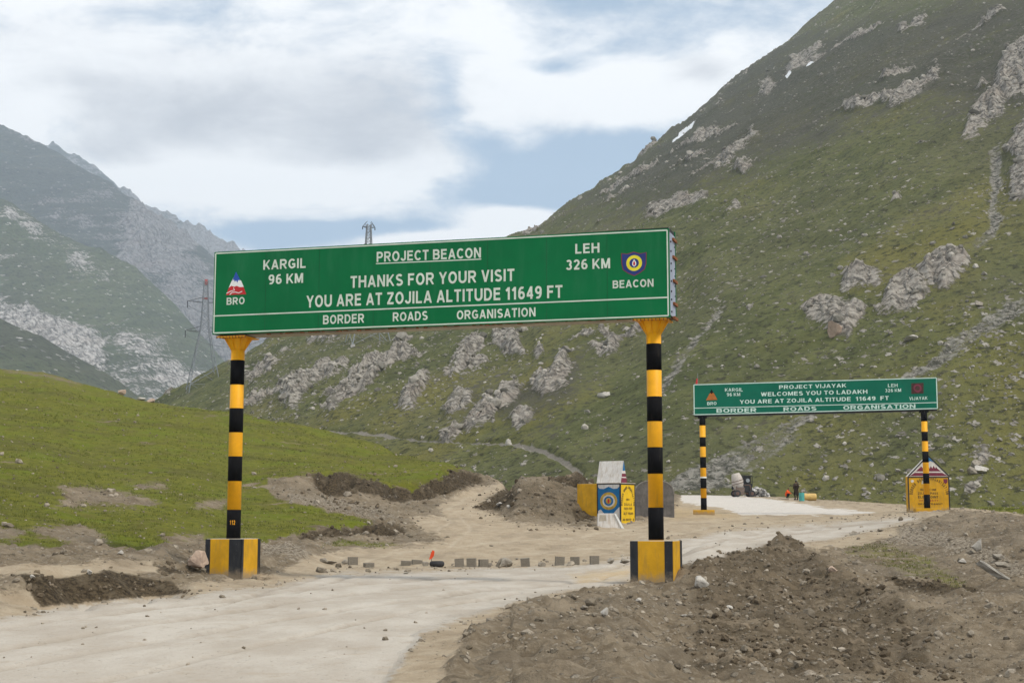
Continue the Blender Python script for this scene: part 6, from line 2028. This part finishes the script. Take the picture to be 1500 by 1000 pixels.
def mixer(loc, s):
    t = thing('concrete_mixer', 'portable concrete mixer with pale drum and black engine on wheels beside the new road', 'mixer', loc, 0.1)
    t.scale = (s,) * 3
    Md = Matrix.Translation((-.42, 0, 1.30)) @ Matrix.Rotation(math.radians(-16), 4, 'Y')
    bm_obj('drum', add_lathe(bmesh.new(), [(.24, -.70), (.46, -.56), (.55, -.12), (.55, .14), (.42, .60), (.34, .80), (.31, .80), (.28, .74)], 28, Md), M_drum, t, True)
    bm = bmesh.new()
    for z in (-.14, .10):
        add_lathe(bm, [(.53, z), (.56, z + .01), (.56, z + .06), (.53, z + .07)], 28, Md)
    bm_obj('drum_ring', bm, M_rust2, t)
    bm = bmesh.new()
    for x in (-.75, .72):
        for y in (-.42, .42):
            add_bar(bm, (x, y, .18), (x * .8, y * .9, 1.05), .07)
    for y in (-.42, .42):
        add_bar(bm, (-.85, y, .30), (.85, y, .30), .08); add_bar(bm, (-.65, y * .9, 1.05), (.6, y * .9, 1.05), .06)
    for x in (-.8, 0, .8):
        add_bar(bm, (x, -.42, .30), (x, .42, .30), .07)
    bm_obj('frame', bm, M_rust2, t)
    bm_obj('hopper', prism([(-.62, .16), (-.05, .16), (.05, .82), (-.74, .82)], -.62, -.50), M_brown2, t)
    bm = bmesh.new(); add_box(bm, .04, .76, -.38, .38, .40, 1.18, .03); add_box(bm, .08, .70, -.34, .34, 1.19, 1.90, .08)
    bm_obj('engine', bm, M_dkiron, t)
    bm = bmesh.new()
    for x in (.02, .78):
        for y in (-.40, .40):
            add_bar(bm, (x, y, .9), (x, y, 1.85), .05)
    for y in (-.40, .40):
        add_bar(bm, (.02, y, 1.85), (.78, y, 1.85), .05)
    bm_obj('engine_cage', bm, M_dkiron, t)
    bm_obj('engine_cover', box(.0, .80, -.42, .42, 1.86, 1.90, .01), M_dkiron, t)
    fl_ = bmesh.new(); add_cyl(fl_, (.38, -.44, 1.45), (.38, -.36, 1.45), .17, seg=20); bm_obj('flywheel', fl_, M_steel, t)
    for x in (-.62, .70):
        for y in (-.56, .56):
            w_ = bm_obj('wheel', add_cyl(bmesh.new(), (x, y - .07, .30), (x, y + .07, .30), .30, seg=22), M_rubber, t)
            bm_obj('rim', add_cyl(bmesh.new(), (x, y - .08, .30), (x, y + .08, .30), .15, seg=16), M_rust2, w_)
    bm_obj('tow_bar', add_bar(bmesh.new(), (.85, 0, .30), (1.30, 0, .12), .07), M_rust2, t)
    return t


M_drum = paint('cement_caked_drum', (0.46, 0.42, 0.38), 0.9, 0.15, 4, 0.1, dirt=.5, dirtc=(.3, .25, .22), bump=.6)
M_rust2 = paint('dusty_brown_iron', (0.12, 0.075, 0.06), 0.85, 0.3, 6, 0.2)
M_teal = paint('teal_drum_paint', (0.06, 0.32, 0.30), 0.5, 0.12, 4, 0.3, dirt=.3, dirtc=(.2, .3, .26))
M_ybar = paint('faded_yellow_paint', (0.50, 0.34, 0.11), 0.6, 0.15, 4, 0.3, dirt=.4, dirtc=(.36, .27, .15))
mixer(pm, k)


def barrel(loc, r, h, mat, label, lying=False, rz=0):
    t = thing('barrel', label, 'barrel', loc, rz)
    M = Matrix.Identity(4)
    if lying:
        M = Matrix.Translation((0, 0, r)) @ Matrix.Rotation(math.radians(90), 4, 'Y') @ Matrix.Translation((0, 0, -h / 2))
    prof = [(r * .97, 0), (r, .02), (r, h * .32), (r * 1.03, h * .335), (r, h * .35), (r, h * .65), (r * 1.03, h * .665), (r, h * .68), (r, h - .02), (r * .97, h)]
    bm_obj('shell', add_lathe(bmesh.new(), prof, 24, M), mat, t, False)
    cap = bmesh.new(); add_lathe(cap, [(.05, h + .001), (.05, h + .02)], 10, M @ Matrix.Translation((r * .5, 0, 0)))
    bm_obj('bung', cap, M_dkiron, t)
    return t


p = spot(1174.5, 733.5); s = FOC / p.y
barrel(p, 3.9 / s, 12 / s, M_teal, 'teal oil barrel standing right of the standing worker')
p = spot(1188, 733); s = FOC / p.y
barrel(p + Vector((0, .5, 0)), 5.4 / s, 18 / s, M_ybar, 'faded yellow barrel lying on its side right of the teal one', True, .12)
p = spot(1129, 725.5); s = FOC / p.y
t = thing('bucket', 'orange-red bucket on the gravel between the mixer and the workers', 'bucket', p)
bm_obj('bucket_body', add_lathe(bmesh.new(), [(2.6 / s, 0), (3.7 / s, 6 / s), (3.8 / s, 6.2 / s), (3.3 / s, 6.1 / s), (2.3 / s, 1 / s)], 20), M_flag, t)
hb = bmesh.new()
for k_ in range(10):
    a, b = math.pi * k_ / 10, math.pi * (k_ + 1) / 10
    add_bar(hb, (3.7 / s * math.cos(a), 0, 6 / s + 2.5 / s * math.sin(a)), (3.7 / s * math.cos(b), 0, 6 / s + 2.5 / s * math.sin(b)), .02)
bm_obj('handle', hb, M_dkiron, t)
p = spot(1149, 731.5); s = FOC / p.y
t = thing('plank', 'weathered plank lying at the feet of the squatting worker', 'plank', p, .05)
bm_obj('board', box(-7 / s, 6 / s, -.12, .12, 0, .06, .01), M_stone, t)
# overturned wheelbarrow
p = spot(1207, 725); s = FOC / p.y
t = thing('wheelbarrow', 'dark wheelbarrow tipped over at the edge of the green slope', 'wheelbarrow', p, -.1)
bm = bmesh.new()
q = [(-.35, .30), (.30, .55), (.50, .35), (-.10, .12)]
add_prism(bm, q, -.28, .28)
bm_obj('tray', bm, M_dkiron, t)
bm = bmesh.new()
for y in (-.25, .25):
    add_bar(bm, (-.75, y, .02), (.75, y, .62), .05)
bm_obj('handles', bm, M_rust2, t)
bm_obj('wheel', add_cyl(bmesh.new(), (-.62, -.05, .18), (-.62, .05, .18), .18, seg=18), M_rubber, t)
# pile of broken stone beside the mixer, and one at the foot of the scree
def pile(pxa, pxb, row, h, n, seed, label):
    rg = np.random.default_rng(seed)
    px = rg.uniform(pxa, pxb, n)
    P0 = spot((pxa + pxb) / 2, row); s = FOC / P0.y
    x = P0.x + (px - (pxa + pxb) / 2) / s; y = P0.y + rg.uniform(-.2, 3.0, n)
    u = (px - pxa) / (pxb - pxa)
    z = gz(x, y) + h / s * np.sin(np.pi * u) ** .7 * rg.uniform(0, 1, n)
    strew('stone_pile', np.stack([x, y, z], -1), rg.uniform(.08, .26, n), M_pilest, label, 'stone pile', ICO1, seed)


M_pilest = stone_material('fresh_broken_stone', (0.22, 0.215, 0.205), (0.62, 0.60, 0.57), 4.0)
pile(1100, 1127, 727, 12, 420, 21, 'grey and white broken stone heaped right of the concrete mixer')
pile(990, 1056, 720.5, 15, 900, 22, 'pale broken stone heaped at the foot of the scree beyond the far sign')
pile(1056, 1078, 722, 3, 60, 23, 'few loose stones along the edge of the new road')

# ------------------------------------------------------------------ grass tufts on the near slope edges
def tufts(name, pts, size, label, seed, blades=5):
    rg = np.random.default_rng(seed)
    n = len(pts)
    N = n * blades
    base = np.repeat(pts, blades, 0) + np.concatenate([rg.normal(0, .05, (N, 2)), np.zeros((N, 1))], 1)
    h = np.repeat(size, blades) * rg.uniform(.5, 1.2, N)
    a = rg.uniform(0, 6.283, N); w = h * .16
    lean = rg.uniform(.1, .6, N) * h; la = rg.uniform(0, 6.283, N)
    dx, dy = np.cos(a) * w, np.sin(a) * w
    v0 = base + np.stack([dx, dy, -0.01 + 0 * w], -1); v1 = base - np.stack([dx, dy, 0.01 + 0 * w], -1)
    v2 = base + np.stack([np.cos(la) * lean, np.sin(la) * lean, h], -1)
    co = np.stack([v0, v1, v2], 1).reshape(-1, 3)
    tri = np.arange(N * 3).reshape(-1, 3)
    tone = np.repeat(rg.uniform(0, 1, n), blades * 3)
    o = tri_mesh(name, co, tri, {'tone': tone}, M_blade)
    o['kind'] = 'stuff'; o['label'] = label; o['category'] = 'grass'
    return o


m, t = new_mat('grass_blades')
c = t.mix(t.attr('tone'), (0.060, 0.076, 0.014), (0.150, 0.150, 0.035))
finish(t, c, 0.8, None, spec=0.1)
M_blade = m
pp_ = pick_ground(16000, lambda m, x, y: (m['grass'] > .45) * np.clip(.35 + 1.2 * fbm(x * .25, y * .25, 3, 99), .05, 1), 30, 112, .40)
tufts('grass', pp_, np.full(len(pp_), .050) * (0.6 + pp_[:, 1] / 75), 'short alpine grass growing over the green slope', 5)

# ------------------------------------------------------------------ air of the valley
bm = box(-2400, 2400, -120, 5300, -42, 1280)
hz = bm_obj('haze', bm, None)
hz.data.materials.clear()
hm = bpy.data.materials.new('valley_haze'); hm.use_nodes = True
ht = NT(hm.node_tree); ht.n.clear()
pv = ht.node('ShaderNodeVolumePrincipled')
pv.inputs['Color'].default_value = (0.74, 0.87, 1.0, 1)
pv.inputs['Density'].default_value = HAZE
pv.inputs['Anisotropy'].default_value = 0.2
ho = ht.node('ShaderNodeOutputMaterial')
ht.l.new(pv.outputs[0], ho.inputs['Volume'])
hz.data.materials.append(hm)
hz['kind'] = 'stuff'
hz['label'] = 'thin bluish haze filling the whole valley'; hz['category'] = 'haze'
